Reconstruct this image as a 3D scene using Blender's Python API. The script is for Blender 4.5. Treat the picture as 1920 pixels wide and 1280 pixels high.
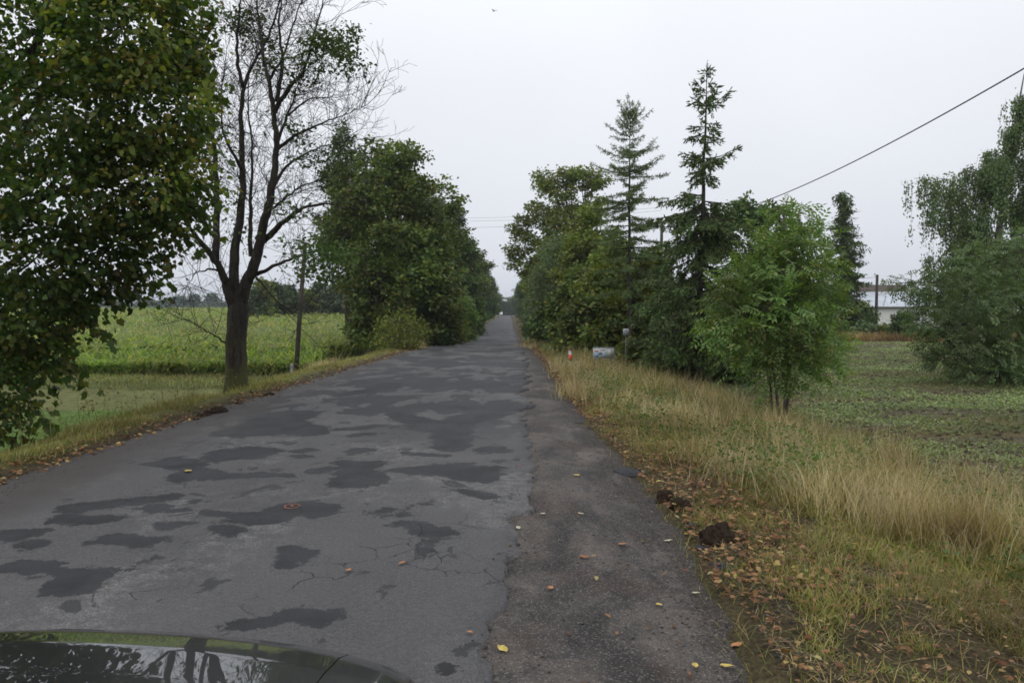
import bpy, math, random
import numpy as np
from mathutils import Vector

for o in list(bpy.data.objects):
    bpy.data.objects.remove(o)
scn = bpy.context.scene
COL = scn.collection
R = math.radians
PI = math.pi

# ------------------------------------------------------------------ camera
CAMH = 1.65
FPX = 1500.0                 # focal length in photo pixels (photo 1920 wide)
VX, VY = 946.0, 582.0        # vanishing point of the road / eye level in the photo
cam_d = bpy.data.cameras.new('camera')
cam_d.sensor_width = 36.0
cam_d.lens = 36.0 * FPX / 1920.0
cam_d.clip_start = 0.05
cam_d.clip_end = 6000.0
cam = bpy.data.objects.new('camera', cam_d)
COL.objects.link(cam)
cam.location = (0, 0, CAMH)
cam.rotation_euler = (R(90) - math.atan((640 - VY) / FPX), 0, -math.atan((960 - VX) / FPX))
scn.camera = cam

# ------------------------------------------------------------------ sky and sun (overcast)
SUN_EL, SUN_AZ = R(48), R(215)      # azimuth clockwise from +Y
world = bpy.data.worlds.new('World')
scn.world = world
world.use_nodes = True
wn, wl = world.node_tree.nodes, world.node_tree.links
wn.clear()
wout = wn.new('ShaderNodeOutputWorld')
sky = wn.new('ShaderNodeTexSky')
sky.sky_type = 'NISHITA'
sky.sun_disc = False
sky.sun_elevation = SUN_EL
sky.sun_rotation = SUN_AZ
sky.dust_density = 4.0
hs = wn.new('ShaderNodeHueSaturation')
hs.inputs['Saturation'].default_value = 0.25
wl.new(sky.outputs[0], hs.inputs['Color'])
bg1 = wn.new('ShaderNodeBackground')
bg1.inputs['Strength'].default_value = 0.06
wl.new(hs.outputs[0], bg1.inputs['Color'])
# cloud layer: even overcast, a little brighter towards the zenith, faint soft billows
tc = wn.new('ShaderNodeTexCoord')
sep = wn.new('ShaderNodeSeparateXYZ')
wl.new(tc.outputs['Generated'], sep.inputs[0])
ramp = wn.new('ShaderNodeValToRGB')
ramp.color_ramp.elements[0].position = 0.0
ramp.color_ramp.elements[0].color = (0.68, 0.71, 0.775, 1)
ramp.color_ramp.elements[1].position = 0.9
ramp.color_ramp.elements[1].color = (1.05, 1.08, 1.13, 1)
e = ramp.color_ramp.elements.new(0.33)
e.color = (0.85, 0.875, 0.92, 1)
wl.new(sep.outputs['Z'], ramp.inputs[0])
wno = wn.new('ShaderNodeTexNoise')
wno.inputs['Scale'].default_value = 1.6
wno.inputs['Detail'].default_value = 3.0
wno.inputs['Roughness'].default_value = 0.45
wl.new(tc.outputs['Generated'], wno.inputs['Vector'])
wmr = wn.new('ShaderNodeMapRange')
wmr.inputs[1].default_value = 0.3
wmr.inputs[2].default_value = 0.7
wmr.inputs[3].default_value = 0.92
wmr.inputs[4].default_value = 1.05
wl.new(wno.outputs[0], wmr.inputs[0])
wmul = wn.new('ShaderNodeMix')
wmul.data_type = 'RGBA'
wmul.blend_type = 'MULTIPLY'
wmul.inputs[0].default_value = 1.0
wl.new(ramp.outputs[0], wmul.inputs[6])
wl.new(wmr.outputs[0], wmul.inputs[7])
bg2 = wn.new('ShaderNodeBackground')
bg2.inputs['Strength'].default_value = 1.17
wl.new(wmul.outputs[2], bg2.inputs['Color'])
wmix = wn.new('ShaderNodeMixShader')
wmix.inputs[0].default_value = 0.9
wl.new(bg1.outputs[0], wmix.inputs[1])
wl.new(bg2.outputs[0], wmix.inputs[2])
wl.new(wmix.outputs[0], wout.inputs['Surface'])

sun_d = bpy.data.lights.new('sun', 'SUN')
sun_d.energy = 0.7
sun_d.angle = R(40)
sun_d.color = (1.0, 0.96, 0.9)
sun = bpy.data.objects.new('sun', sun_d)
COL.objects.link(sun)
sdir = Vector((math.sin(SUN_AZ) * math.cos(SUN_EL), math.cos(SUN_AZ) * math.cos(SUN_EL), math.sin(SUN_EL)))
sun.rotation_euler = sdir.to_track_quat('Z', 'Y').to_euler()
sun.location = (0, -20, 40)

scn.view_settings.view_transform = 'Standard'
scn.view_settings.look = 'None'
scn.view_settings.exposure = 0.0
scn.view_settings.gamma = 1.0
scn.view_settings.use_curve_mapping = False
scn.render.engine = 'CYCLES'
scn.cycles.use_denoising = True
scn.cycles.max_bounces = 6
scn.cycles.diffuse_bounces = 3
scn.cycles.glossy_bounces = 3
scn.cycles.transmission_bounces = 4
scn.cycles.volume_bounces = 0
scn.cycles.transparent_max_bounces = 8
scn.cycles.filter_width = 1.7

# ------------------------------------------------------------------ small maths
def rs(seed):
    return np.random.default_rng(seed)

def sstep(a, b, x):
    t = np.clip((np.asarray(x, float) - a) / (b - a), 0, 1)
    return t * t * (3 - 2 * t)

def _h(ix, iy, s):
    n = (ix * 374761393 + iy * 668265263 + s * 1442695041) & 0x7fffffff
    n = ((n ^ (n >> 13)) * 1274126177) & 0x7fffffff
    return ((n ^ (n >> 16)) & 0xffff) / 65535.0

def vnoise(x, y, s=0):
    x = np.asarray(x, float); y = np.asarray(y, float)
    ix = np.floor(x).astype(np.int64); iy = np.floor(y).astype(np.int64)
    fx = x - ix; fy = y - iy
    fx = fx * fx * (3 - 2 * fx); fy = fy * fy * (3 - 2 * fy)
    a = _h(ix, iy, s); b = _h(ix + 1, iy, s); c = _h(ix, iy + 1, s); d = _h(ix + 1, iy + 1, s)
    return (a * (1 - fx) + b * fx) * (1 - fy) + (c * (1 - fx) + d * fx) * fy

def fnoise(x, y, s=0, o=3):
    t = 0; a = 0.5; n = 0
    for k in range(o):
        t = t + a * vnoise(np.asarray(x) * 2 ** k + 17.3 * k, np.asarray(y) * 2 ** k - 9.1 * k, s + k)
        n += a; a *= 0.5
    return t / n

def at(u, v, Y):
    """photo pixel + distance along the road -> point of the place"""
    return np.array([(u - VX) / FPX * Y, Y, CAMH - (v - VY) / FPX * Y])

def nrm(a):
    return a / np.maximum(np.linalg.norm(a, axis=-1, keepdims=True), 1e-9)

# ------------------------------------------------------------------ the lie of the land
_YL = [-40, 7.7, 13.5, 25, 41, 66, 111, 217, 420, 3000]
_XL = [-4.86, -4.83, -4.73, -4.25, -4.05, -3.8, -3.6, -2.9, -2.0, -2.0]
_YR = [-40, 3.5, 6, 10, 18, 25, 66, 111, 217, 420, 3000]
_XR = [1.2, 1.36, 1.56, 1.48, 1.36, 1.42, 1.45, 1.6, 2.3, 3.2, 3.2]
_YP = [-40, 3.5, 4.4, 7.1, 11.4, 21, 45, 111, 217, 420, 3000]
_XP = [-0.1, -0.12, -0.1, 0.08, 0.3, 0.6, 0.95, 1.2, 2.0, 2.9, 2.9]
def XL(Y): return np.interp(Y, _YL, _XL)
def XR(Y): return np.interp(Y, _YR, _XR)
def XP(Y): return np.interp(Y, _YP, _XP)
def zroad(Y): return np.interp(Y, [-40, 22, 32, 41, 52, 66, 80, 3000], [0, 0, -0.07, -0.2, -0.5, -0.74, -0.8, -0.8])
def zleft(Y): return np.interp(Y, [-40, 40, 70, 120, 250, 320, 3000], [-1.1, -1.15, -0.8, -0.1, 1.4, 1.2, 1.0])
def zright(Y): return np.interp(Y, [-40, 3, 8, 60, 140, 3000], [-0.12, -0.2, -0.5, -0.5, -0.2, 0.5])

def gz(X, Y):
    """ground height"""
    X = np.asarray(X, float); Y = np.asarray(Y, float)
    zr = zroad(Y)
    dl = XL(Y) - X
    dr = X - XR(Y)
    wl_ = sstep(0.5, 5.2, dl)
    wr_ = sstep(0.6, 4.2, dr)
    z = zr * (1 - wl_ - wr_) + zleft(Y) * wl_ + zright(Y) * wr_
    out = np.clip(np.maximum(dl, dr), 0, 1)
    z = z + out * (0.10 * (fnoise(X * 0.9, Y * 0.9, 3) - 0.5) + 0.12 * (fnoise(X * 0.2, Y * 0.2, 5) - 0.5))
    lip = np.exp(-((dl - 0.55) / 0.4) ** 2) * 0.07 + np.exp(-((dr - 0.7) / 0.5) ** 2) * 0.04
    z = z + .09 * (fnoise(X * 4, Y * 3, 8) - .42) * np.exp(-(dr / .45) ** 2) + .07 * (fnoise(X * 4, Y * 3, 9) - .45) * np.exp(-(dl / .35) ** 2)
    inside = np.clip(-np.maximum(dl, dr) / 0.35 + .25 * (fnoise(X * 3, Y * 2, 7) - .5), 0, 1)
    return z + lip - 0.06 * inside

def rz(X, Y):
    """road surface height"""
    X = np.asarray(X, float); Y = np.asarray(Y, float)
    c = (XL(Y) + XP(Y)) / 2
    return zroad(Y) + 0.03 - 0.012 * ((X - c) / 2.6) ** 2 + 0.008 * (vnoise(X * 0.45, Y * 0.3, 11) - 0.5)

# ------------------------------------------------------------------ mesh helpers
def mesh_from(name, V, faces, smooth=False):
    """faces: list of (n,k) index arrays"""
    me = bpy.data.meshes.new(name)
    V = np.ascontiguousarray(V, dtype=np.float32).reshape(-1, 3)
    faces = [np.asarray(f, dtype=np.int32) for f in faces if len(f)]
    loops = np.concatenate([f.ravel() for f in faces])
    counts = np.concatenate([np.full(len(f), f.shape[1], np.int32) for f in faces])
    starts = np.concatenate([[0], np.cumsum(counts)[:-1]]).astype(np.int32)
    me.vertices.add(len(V)); me.vertices.foreach_set('co', V.ravel())
    me.loops.add(len(loops)); me.loops.foreach_set('vertex_index', loops)
    me.polygons.add(len(counts)); me.polygons.foreach_set('loop_start', starts)
    me.polygons.foreach_set('loop_total', counts)
    if smooth:
        me.polygons.foreach_set('use_smooth', np.ones(len(counts), bool))
    me.update(calc_edges=True)
    return me

class Geo:
    def __init__(s):
        s.V = []; s.F = {}; s.n = 0
    def add(s, V, *faces):
        V = np.asarray(V, float).reshape(-1, 3)
        for f in faces:
            f = np.asarray(f, np.int64)
            if len(f):
                s.F.setdefault(f.shape[1], []).append(f + s.n)
        s.V.append(V); s.n += len(V)
    def mesh(s, name, smooth=False):
        return mesh_from(name, np.concatenate(s.V), [np.concatenate(f) for f in s.F.values()], smooth)
    # shapes
    def box(s, c, d, rotz=0.0, tilt=0.0):
        x, y, z = np.array(d) / 2
        V = np.array([[sx * x, sy * y, sz * z] for sz in (-1, 1) for sy in (-1, 1) for sx in (-1, 1)])
        ct, st = math.cos(tilt), math.sin(tilt)
        V = V @ np.array([[1, 0, 0], [0, ct, st], [0, -st, ct]])
        c_, s_ = math.cos(rotz), math.sin(rotz)
        V = V @ np.array([[c_, s_, 0], [-s_, c_, 0], [0, 0, 1]])
        s.add(V + np.array(c), [[0, 2, 3, 1], [4, 5, 7, 6], [0, 1, 5, 4], [2, 6, 7, 3], [0, 4, 6, 2], [1, 3, 7, 5]])
    def tube(s, P, rad, sides=6, cap=True, rough=0.0, rng=None):
        P = np.asarray(P, float); n = len(P)
        rad = np.broadcast_to(np.asarray(rad, float), (n,))
        T = nrm(np.gradient(P, axis=0))
        ref = np.array([0.0, 0, 1]) if abs(T[:, 2]).mean() < 0.8 else np.array([0.0, 1, 0])
        A = nrm(np.cross(T, ref)); B = np.cross(T, A)
        th = np.arange(sides) * 2 * PI / sides
        r = np.repeat(rad[:, None], sides, 1)
        if rough and rng is not None:
            r = r * (1 + rough * (rng.random((n, sides)) - 0.5))
        V = P[:, None, :] + r[..., None] * (np.cos(th)[None, :, None] * A[:, None, :] + np.sin(th)[None, :, None] * B[:, None, :])
        i = np.arange(n - 1)[:, None] * sides; j = np.arange(sides)[None, :]; k = (j + 1) % sides
        Q = np.stack([i + j, i + k, i + sides + k, i + sides + j], -1).reshape(-1, 4)
        s.add(V.reshape(-1, 3), Q)
        if cap and sides == 4:
            s.F.setdefault(4, []).append(np.array([[3, 2, 1, 0], [0, 1, 2, 3]]) + np.array([[s.n - n * sides], [s.n - sides]]))
        elif cap:
            fan = np.array([[0, q + 1, q] for q in range(1, sides - 1)])
            s.F.setdefault(3, []).append(fan + s.n - n * sides)
            s.F.setdefault(3, []).append(fan[:, ::-1] + s.n - sides)
    def grid(s, V):
        """V: (a,b,3)"""
        a, b = V.shape[:2]
        i = np.arange(a - 1)[:, None] * b; j = np.arange(b - 1)[None, :]
        s.add(V.reshape(-1, 3), np.stack([i + j, i + j + 1, i + b + j + 1, i + b + j], -1).reshape(-1, 4))
    def stamp(s, T, F, P, D, N, size):
        """template verts T (k,3: along, side, normal), tris F, at points P with frames D,N"""
        T = np.asarray(T, float); F = np.asarray(F)
        D = nrm(D); S = nrm(np.cross(N, D)); N = np.cross(D, S)
        sz = np.broadcast_to(np.asarray(size, float), (len(P),))[:, None, None]
        V = P[:, None, :] + sz * (T[None, :, 0:1] * D[:, None, :] + T[None, :, 1:2] * S[:, None, :] + T[None, :, 2:3] * N[:, None, :])
        idx = (np.arange(len(P)) * len(T))[:, None, None] + F[None]
        s.add(V.reshape(-1, 3), idx.reshape(-1, F.shape[1]))
    def blades(s, P, az, L, W, el, bend, seg=2, flat=0.0):
        """curved tapering strips: grass, corn leaves"""
        P = np.asarray(P, float); n = len(P)
        L, W, el, bend, az = [np.broadcast_to(np.asarray(q, float), (n,)) for q in (L, W, el, bend, az)]
        side = np.stack([-np.sin(az), np.cos(az), np.zeros(n)], -1)
        c = P.copy(); rows = []
        for k in range(seg + 1):
            if k < seg:
                w = (W * (1 - 0.55 * (k / seg) ** 1.5))[:, None] * 0.5
                rows.append(c - side * w); rows.append(c + side * w)
            else:
                rows.append(c)
            a = el - bend * (k + 0.5) / seg
            st = (L / seg)[:, None]
            c = c + st * np.stack([np.cos(a) * np.cos(az), np.cos(a) * np.sin(az), np.sin(a)], -1)
        V = np.stack(rows, 1)
        m = 2 * seg + 1
        base = (np.arange(n) * m)[:, None, None]
        Q = np.array([[2 * k, 2 * k + 1, 2 * k + 3, 2 * k + 2] for k in range(seg - 1)])
        Tt = np.array([[2 * seg - 2, 2 * seg - 1, 2 * seg]])
        b0 = s.n
        s.add(V.reshape(-1, 3), (base + Tt[None]).reshape(-1, 3))
        if seg > 1:
            s.F.setdefault(4, []).append((base + Q[None]).reshape(-1, 4) + b0)

LEAF_DIAMOND = ([(0, 0, 0), (.42, .32, .07), (1, 0, -.08), (.42, -.32, .07)], [[0, 1, 2], [0, 2, 3]])
LEAF_BROAD = ([(0, 0, 0), (.18, .40, .06), (.58, .34, -.03), (1, .02, -.2), (.52, -.37, -.03), (.14, -.38, .06)], [[0, 1, 2], [0, 2, 3], [0, 3, 4], [0, 4, 5]])
LEAF_FAR = ([(0, 0, 0), (.46, .38, .06), (1.05, 0, -.1), (.46, -.38, .06)], [[0, 1, 2], [0, 2, 3]])
LEAF_NARROW = ([(0, 0, 0), (.4, .15, .03), (1, 0, -.1), (.4, -.15, .03)], [[0, 1, 2], [0, 2, 3]])
LEAF_OVAL = ([(0, 0, 0), (.3, .26, .06), (.7, .22, .03), (1, 0, -.12), (.7, -.22, .03), (.3, -.26, .06)],
             [[0, 1, 2], [0, 2, 3], [0, 3, 4], [0, 4, 5]])
_m = [(0, 0, 0), (-.1, .3, .0), (.16, .36, .05), (.40, .50, -.10), (.62, .27, .03), (1, .02, -.22), (.60, -.28, .03), (.36, -.48, -.10), (.14, -.34, .05), (-.1, -.27, .0)]
LEAF_MAPLE = (_m, [[0, 1, 2], [0, 2, 4], [2, 3, 4], [0, 4, 6], [4, 5, 6], [0, 6, 8], [6, 7, 8], [0, 8, 9]])
_p = []; _pf = []
for _t, _sd in [(.12, 1), (.12, -1), (.34, 1), (.34, -1), (.56, 1), (.56, -1), (.78, 1), (.78, -1), (.9, 0)]:
    _b = len(_p); _dx, _dy = (.17, .27 * _sd) if _sd else (.3, 0)
    _nx, _ny = (-.055 * _sd, .05) if _sd else (0, .07)
    _p += [(_t, .0, 0), (_t + _dx * .5 + _nx, _dy * .5 + _ny, -.01), (_t + _dx, _dy, -.09), (_t + _dx * .5 - _nx, _dy * .5 - _ny, -.01)]
    _pf += [[_b, _b + 1, _b + 2], [_b, _b + 2, _b + 3]]
LEAF_PINNATE = (_p, _pf)

def obj(name, data, mat=None, parent=None, loc=None):
    o = bpy.data.objects.new(name, data)
    COL.objects.link(o)
    if mat is not None and data is not None:
        data.materials.clear(); data.materials.append(mat)
    if parent is not None:
        o.parent = parent
    if loc is not None:
        o.location = [float(q) for q in loc]
    return o

def tag(o, label=None, cat=None, group=None, kind=None):
    if label: o['label'] = label
    if cat: o['category'] = cat
    if group: o['group'] = group
    if kind: o['kind'] = kind
    return o

def thing(name, label, cat, loc=(0, 0, 0), group=None, rotz=0.0):
    o = obj(name, None, None, None, loc)
    o.empty_display_size = 0.2
    o.rotation_euler = (0, 0, rotz)
    return tag(o, label, cat, group)

def copy_tree(o, parent=None):
    c = o.copy(); COL.objects.link(c); c.parent = parent
    for ch in o.children:
        copy_tree(ch, c)
    return c

# ------------------------------------------------------------------ material helpers
class NT:
    def __init__(s, name):
        s.m = bpy.data.materials.new(name); s.m.use_nodes = True
        s.t = s.m.node_tree; s.t.nodes.clear()
        s.out = s.t.nodes.new('ShaderNodeOutputMaterial')
    def n(s, kind, **kw):
        nd = s.t.nodes.new(kind)
        for k, v in kw.items(): setattr(nd, k, v)
        return nd
    def l(s, a, b): s.t.links.new(a, b)
    def val(s, sock, v):
        if isinstance(v, bpy.types.NodeSocket): s.l(v, sock)
        elif hasattr(sock, 'default_value'):
            if isinstance(v, (tuple, list)) and len(v) == 3 and sock.type == 'RGBA': v = (*v, 1)
            sock.default_value = v
    def pos(s):
        return s.n('ShaderNodeNewGeometry').outputs['Position']
    def objco(s):
        return s.n('ShaderNodeTexCoord').outputs['Object']
    def mapv(s, v, scale, loc=(0, 0, 0)):
        m = s.n('ShaderNodeMapping'); s.l(v, m.inputs[0])
        m.inputs['Scale'].default_value = scale; m.inputs['Location'].default_value = loc
        return m.outputs[0]
    def noise(s, v, scale, detail=3, rough=0.5, dist=0.0):
        n = s.n('ShaderNodeTexNoise'); s.l(v, n.inputs['Vector'])
        n.inputs['Scale'].default_value = scale; n.inputs['Detail'].default_value = detail
        n.inputs['Roughness'].default_value = rough; n.inputs['Distortion'].default_value = dist
        return n.outputs[0]
    def voro(s, v, scale, feature='F1', out='Distance'):
        n = s.n('ShaderNodeTexVoronoi', feature=feature); s.l(v, n.inputs['Vector'])
        n.inputs['Scale'].default_value = scale
        return n.outputs[out]
    def ramp(s, f, stops):
        r = s.n('ShaderNodeValToRGB'); s.l(f, r.inputs[0])
        el = r.color_ramp.elements
        while len(el) < len(stops): el.new(0.5)
        for q, (p, c) in zip(el, stops):
            q.position = p; q.color = (*c, 1) if len(c) == 3 else c
        return r.outputs[0]
    def rng(s, f, a, b, c=0.0, d=1.0, smooth=True):
        r = s.n('ShaderNodeMapRange'); s.l(f, r.inputs[0])
        if smooth: r.interpolation_type = 'SMOOTHSTEP'
        for i, q in enumerate((a, b, c, d)): r.inputs[i + 1].default_value = q
        return r.outputs[0]
    def math(s, op, a, b=0.0):
        m = s.n('ShaderNodeMath', operation=op); s.val(m.inputs[0], a); s.val(m.inputs[1], b)
        return m.outputs[0]
    def mix(s, f, a, b, mode='MIX'):
        m = s.n('ShaderNodeMix', data_type='RGBA', blend_type=mode)
        s.val(m.inputs[0], f); s.val(m.inputs[6], a); s.val(m.inputs[7], b)
        return m.outputs[2]
    def bump(s, h, strength, dist):
        b = s.n('ShaderNodeBump'); s.l(h, b.inputs['Height'])
        b.inputs['Strength'].default_value = strength; b.inputs['Distance'].default_value = dist
        return b.outputs[0]
    def bsdf(s, col, rough=0.6, spec=0.4, metal=0.0, normal=None, coat=0.0, coat_rough=0.03):
        b = s.n('ShaderNodeBsdfPrincipled')
        s.val(b.inputs['Base Color'], col); s.val(b.inputs['Roughness'], rough)
        b.inputs['Specular IOR Level'].default_value = spec; b.inputs['Metallic'].default_value = metal
        b.inputs['Coat Weight'].default_value = coat; b.inputs['Coat Roughness'].default_value = coat_rough
        if normal is not None: s.l(normal, b.inputs['Normal'])
        return b.outputs[0]
    def done(s, sh):
        s.l(sh, s.out.inputs['Surface']); return s.m

LB = 1.85
def leaf_mat(name, stops, trans=0.3, var=0.35, scale=0.6, rough=0.5, tint=None, gain=None):
    """leaf colours picked per leaf, clumps of slightly different hue"""
    t = NT(name)
    g = t.n('ShaderNodeNewGeometry')
    gn = LB if gain is None else gain
    c = t.ramp(g.outputs['Random Per Island'], [(p_, tuple(q * gn for q in c_)) for p_, c_ in stops])
    if tint is not None:      # turning leaves come in bunches
        tn = t.noise(g.outputs['Position'], 2.2, 2)
        tf = t.math('MULTIPLY', t.rng(tn, .54, .64), t.rng(g.outputs['Random Per Island'], .25, .3, 1, 0))
        c = t.mix(tf, c, (*tint, 1))
    nz = t.noise(g.outputs['Position'], scale, 2)
    hsv = t.n('ShaderNodeHueSaturation')
    t.l(t.rng(nz, .3, .7, .485, .515, False), hsv.inputs['Hue'])
    t.l(t.rng(nz, .3, .7, 1 - var, 1 + var, False), hsv.inputs['Value'])
    t.l(c, hsv.inputs['Color'])
    b = t.bsdf(hsv.outputs[0], rough, .3)
    tr = t.n('ShaderNodeBsdfTranslucent')
    t.l(t.mix(1.0, hsv.outputs[0], (1.5, 1.6, .7), 'MULTIPLY'), tr.inputs[0])
    mx = t.n('ShaderNodeMixShader'); mx.inputs[0].default_value = trans
    t.l(b, mx.inputs[1]); t.l(tr.outputs[0], mx.inputs[2])
    return t.done(mx.outputs[0])

def plain(name, col, rough=0.6, spec=0.4, metal=0.0, amt=0.25, scale=8.0, coat=0.0):
    t = NT(name)
    nz = t.noise(t.objco(), scale, 4)
    c = t.mix(1.0, (*col, 1), t.ramp(nz, [(.3, (1 - amt,) * 3), (.7, (1 + amt,) * 3)]), 'MULTIPLY')
    return t.done(t.bsdf(c, rough, spec, metal, t.bump(nz, .15, .01), coat))

def bark_mat(name, c1, c2, moss=None, sc=1.0):
    t = NT(name)
    p = t.pos()
    n1 = t.noise(t.mapv(p, (14 * sc, 14 * sc, 2.5 * sc)), 1.0, 4, .65, .6)
    n2 = t.noise(p, 1.6, 3)
    c = t.mix(t.rng(n1, .35, .65), (*c1, 1), (*c2, 1))
    if moss is not None:
        sp = t.n('ShaderNodeSeparateXYZ'); t.l(p, sp.inputs[0])
        h = t.rng(sp.outputs[2], 0.1, 1.5, 1.0, 0.0)
        f = t.math('MULTIPLY', h, t.rng(n2, .4, .6))
        c = t.mix(f, c, (*moss, 1))
    return t.done(t.bsdf(c, .85, .2, 0, t.bump(n1, .9, .03)))
# ================================================================== GROUND
def lines(parts):
    out = []
    for a, b, st in parts:
        out += list(np.arange(a, b, st))
    return np.array(out + [parts[-1][1]])

gx = lines([(-2400, -400, 200), (-400, -100, 25), (-100, -30, 5), (-30, -12, 1.0), (-12, -8, .5), (-8, -3.2, .15), (-3.2, .2, .5), (.2, 4.6, .12), (4.6, 9, .3), (9, 30, 1.0), (30, 100, 5), (100, 400, 25), (400, 2400, 200)])
gy = lines([(-60, -5, 2.5), (-5, 2, .5), (2, 16, .15), (16, 30, .3), (30, 70, 1.0), (70, 140, 3), (140, 420, 10), (420, 1000, 40), (1000, 4400, 400)])
GX, GY = np.meshgrid(gx, gy, indexing='ij')
GZ = gz(GX, GY)
g = Geo(); g.grid(np.stack([GX, GY, GZ], -1))
me = g.mesh('ground', True)
# what grows or lies where (surface colours)
dl = XL(GY) - GX; dr = GX - XR(GY)
def lay(base, col, w):
    return base * (1 - w[..., None]) + np.array(col) * w[..., None]
n1 = fnoise(GX * .5, GY * .5, 21); n2 = fnoise(GX * 1.7, GY * 1.7, 22)
C = np.zeros(GX.shape + (3,)) + np.array((.060, .075, .028))
C = lay(C, (.115, .118, .034), sstep(3, 6, dl) * sstep(60, 110, GY))                     # far corn
C = lay(C, (.060, .055, .028), sstep(2.5, 4, dl) * sstep(31, 33, GY) * (1 - sstep(60, 110, GY)))
C = lay(C, (.105, .112, .030), sstep(-.1, .6, dl) * (1 - sstep(3.5, 5, dl)))              # left verge
C = lay(C, (.105, .112, .040), sstep(3.4, 4.6, dl) * sstep(21.3, 22.0, GY + .05 * GX) * (1 - sstep(27.5, 28.2, GY + .03 * GX)))  # mown track
C = lay(C, (.070, .115, .026), sstep(3.6, 5, dl) * (1 - sstep(21.2, 21.9, GY + .05 * GX)))
C = lay(C, (.050, .036, .026), np.exp(-(dl / .5) ** 2) * .9)
C = lay(C, (.045, .038, .032), np.exp(-(dr / .45) ** 2) * .9 * (1 - sstep(2.2, 4.5, dr)))                             # dirt lip
C = lay(C, (.062, .050, .028), sstep(-2, -1.5, dr) * (1 - sstep(2.2, 4.5, dr)))
soil = sstep(2.2, 4.5, dr) * (1 - sstep(54, 58, GY))
C = lay(C, (.075, .066, .042), soil)
C = lay(C, (.085, .105, .048), soil * sstep(.42, .56, fnoise(GX * .35, GY * .9, 31)) * .9)
C = lay(C, (.105, .082, .040), soil * sstep(.6, .68, fnoise(GX * .2, GY * .8, 35)) * .7)
C = C * (.85 + .3 * n2[..., None]) * 1.45
ca = me.color_attributes.new('soil_colour', 'FLOAT_COLOR', 'POINT')
ca.data.foreach_set('color', np.concatenate([C, np.ones(C.shape[:2] + (1,))], -1).astype(np.float32).ravel())
t = NT('ground_soil')
at_ = t.n('ShaderNodeAttribute', attribute_name='soil_colour')
p = t.pos()
a1 = t.noise(p, 3.0, 6, .65); a2 = t.noise(p, 34.0, 6, .75)
c = t.mix(1.0, at_.outputs['Color'], t.ramp(a1, [(.3, (.6, .6, .6)), (.7, (1.35, 1.35, 1.3))]), 'MULTIPLY')
c = t.mix(1.0, c, t.ramp(a2, [(.32, (.3, .3, .3)), (.5, (.9, .88, .85)), (.7, (1.75, 1.7, 1.6))]), 'MULTIPLY')
GROUND_MAT = t.done(t.bsdf(c, .9, .15, 0, t.bump(t.math('ADD', a1, a2), .8, .05)))
tag(obj('ground', me, GROUND_MAT), kind='structure')

# ================================================================== ROAD
ry = lines([(-30, 2, .5), (2, 14, .05), (14, 30, .15), (30, 80, .5), (80, 420, 3)])
def edge_wob(Y, s, amp):
    return amp * ((fnoise(Y * 1.1, Y * 0 + s, s, 4) - .5) * 2 + (fnoise(Y * 5.0, Y * 0 + s, s + 9, 3) - .5) * .7)
def strip(name, xa, xb, ncol, zf, mat, drop=.05):
    tt = np.linspace(0, 1, ncol)
    X = xa[:, None] * (1 - tt) + xb[:, None] * tt
    Y = np.repeat(ry[:, None], ncol, 1)
    Z = zf(X, Y)
    V = np.stack([X, Y, Z], -1)
    lo = V[:, :1].copy(); lo[..., 2] -= drop; lo[..., 0] -= .02
    hi = V[:, -1:].copy(); hi[..., 2] -= drop; hi[..., 0] += .02
    g = Geo(); g.grid(np.concatenate([lo, V, hi], 1)[:, ::-1])
    o = obj(name, g.mesh(name, True), mat)
    return tag(o, kind='structure')

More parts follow.
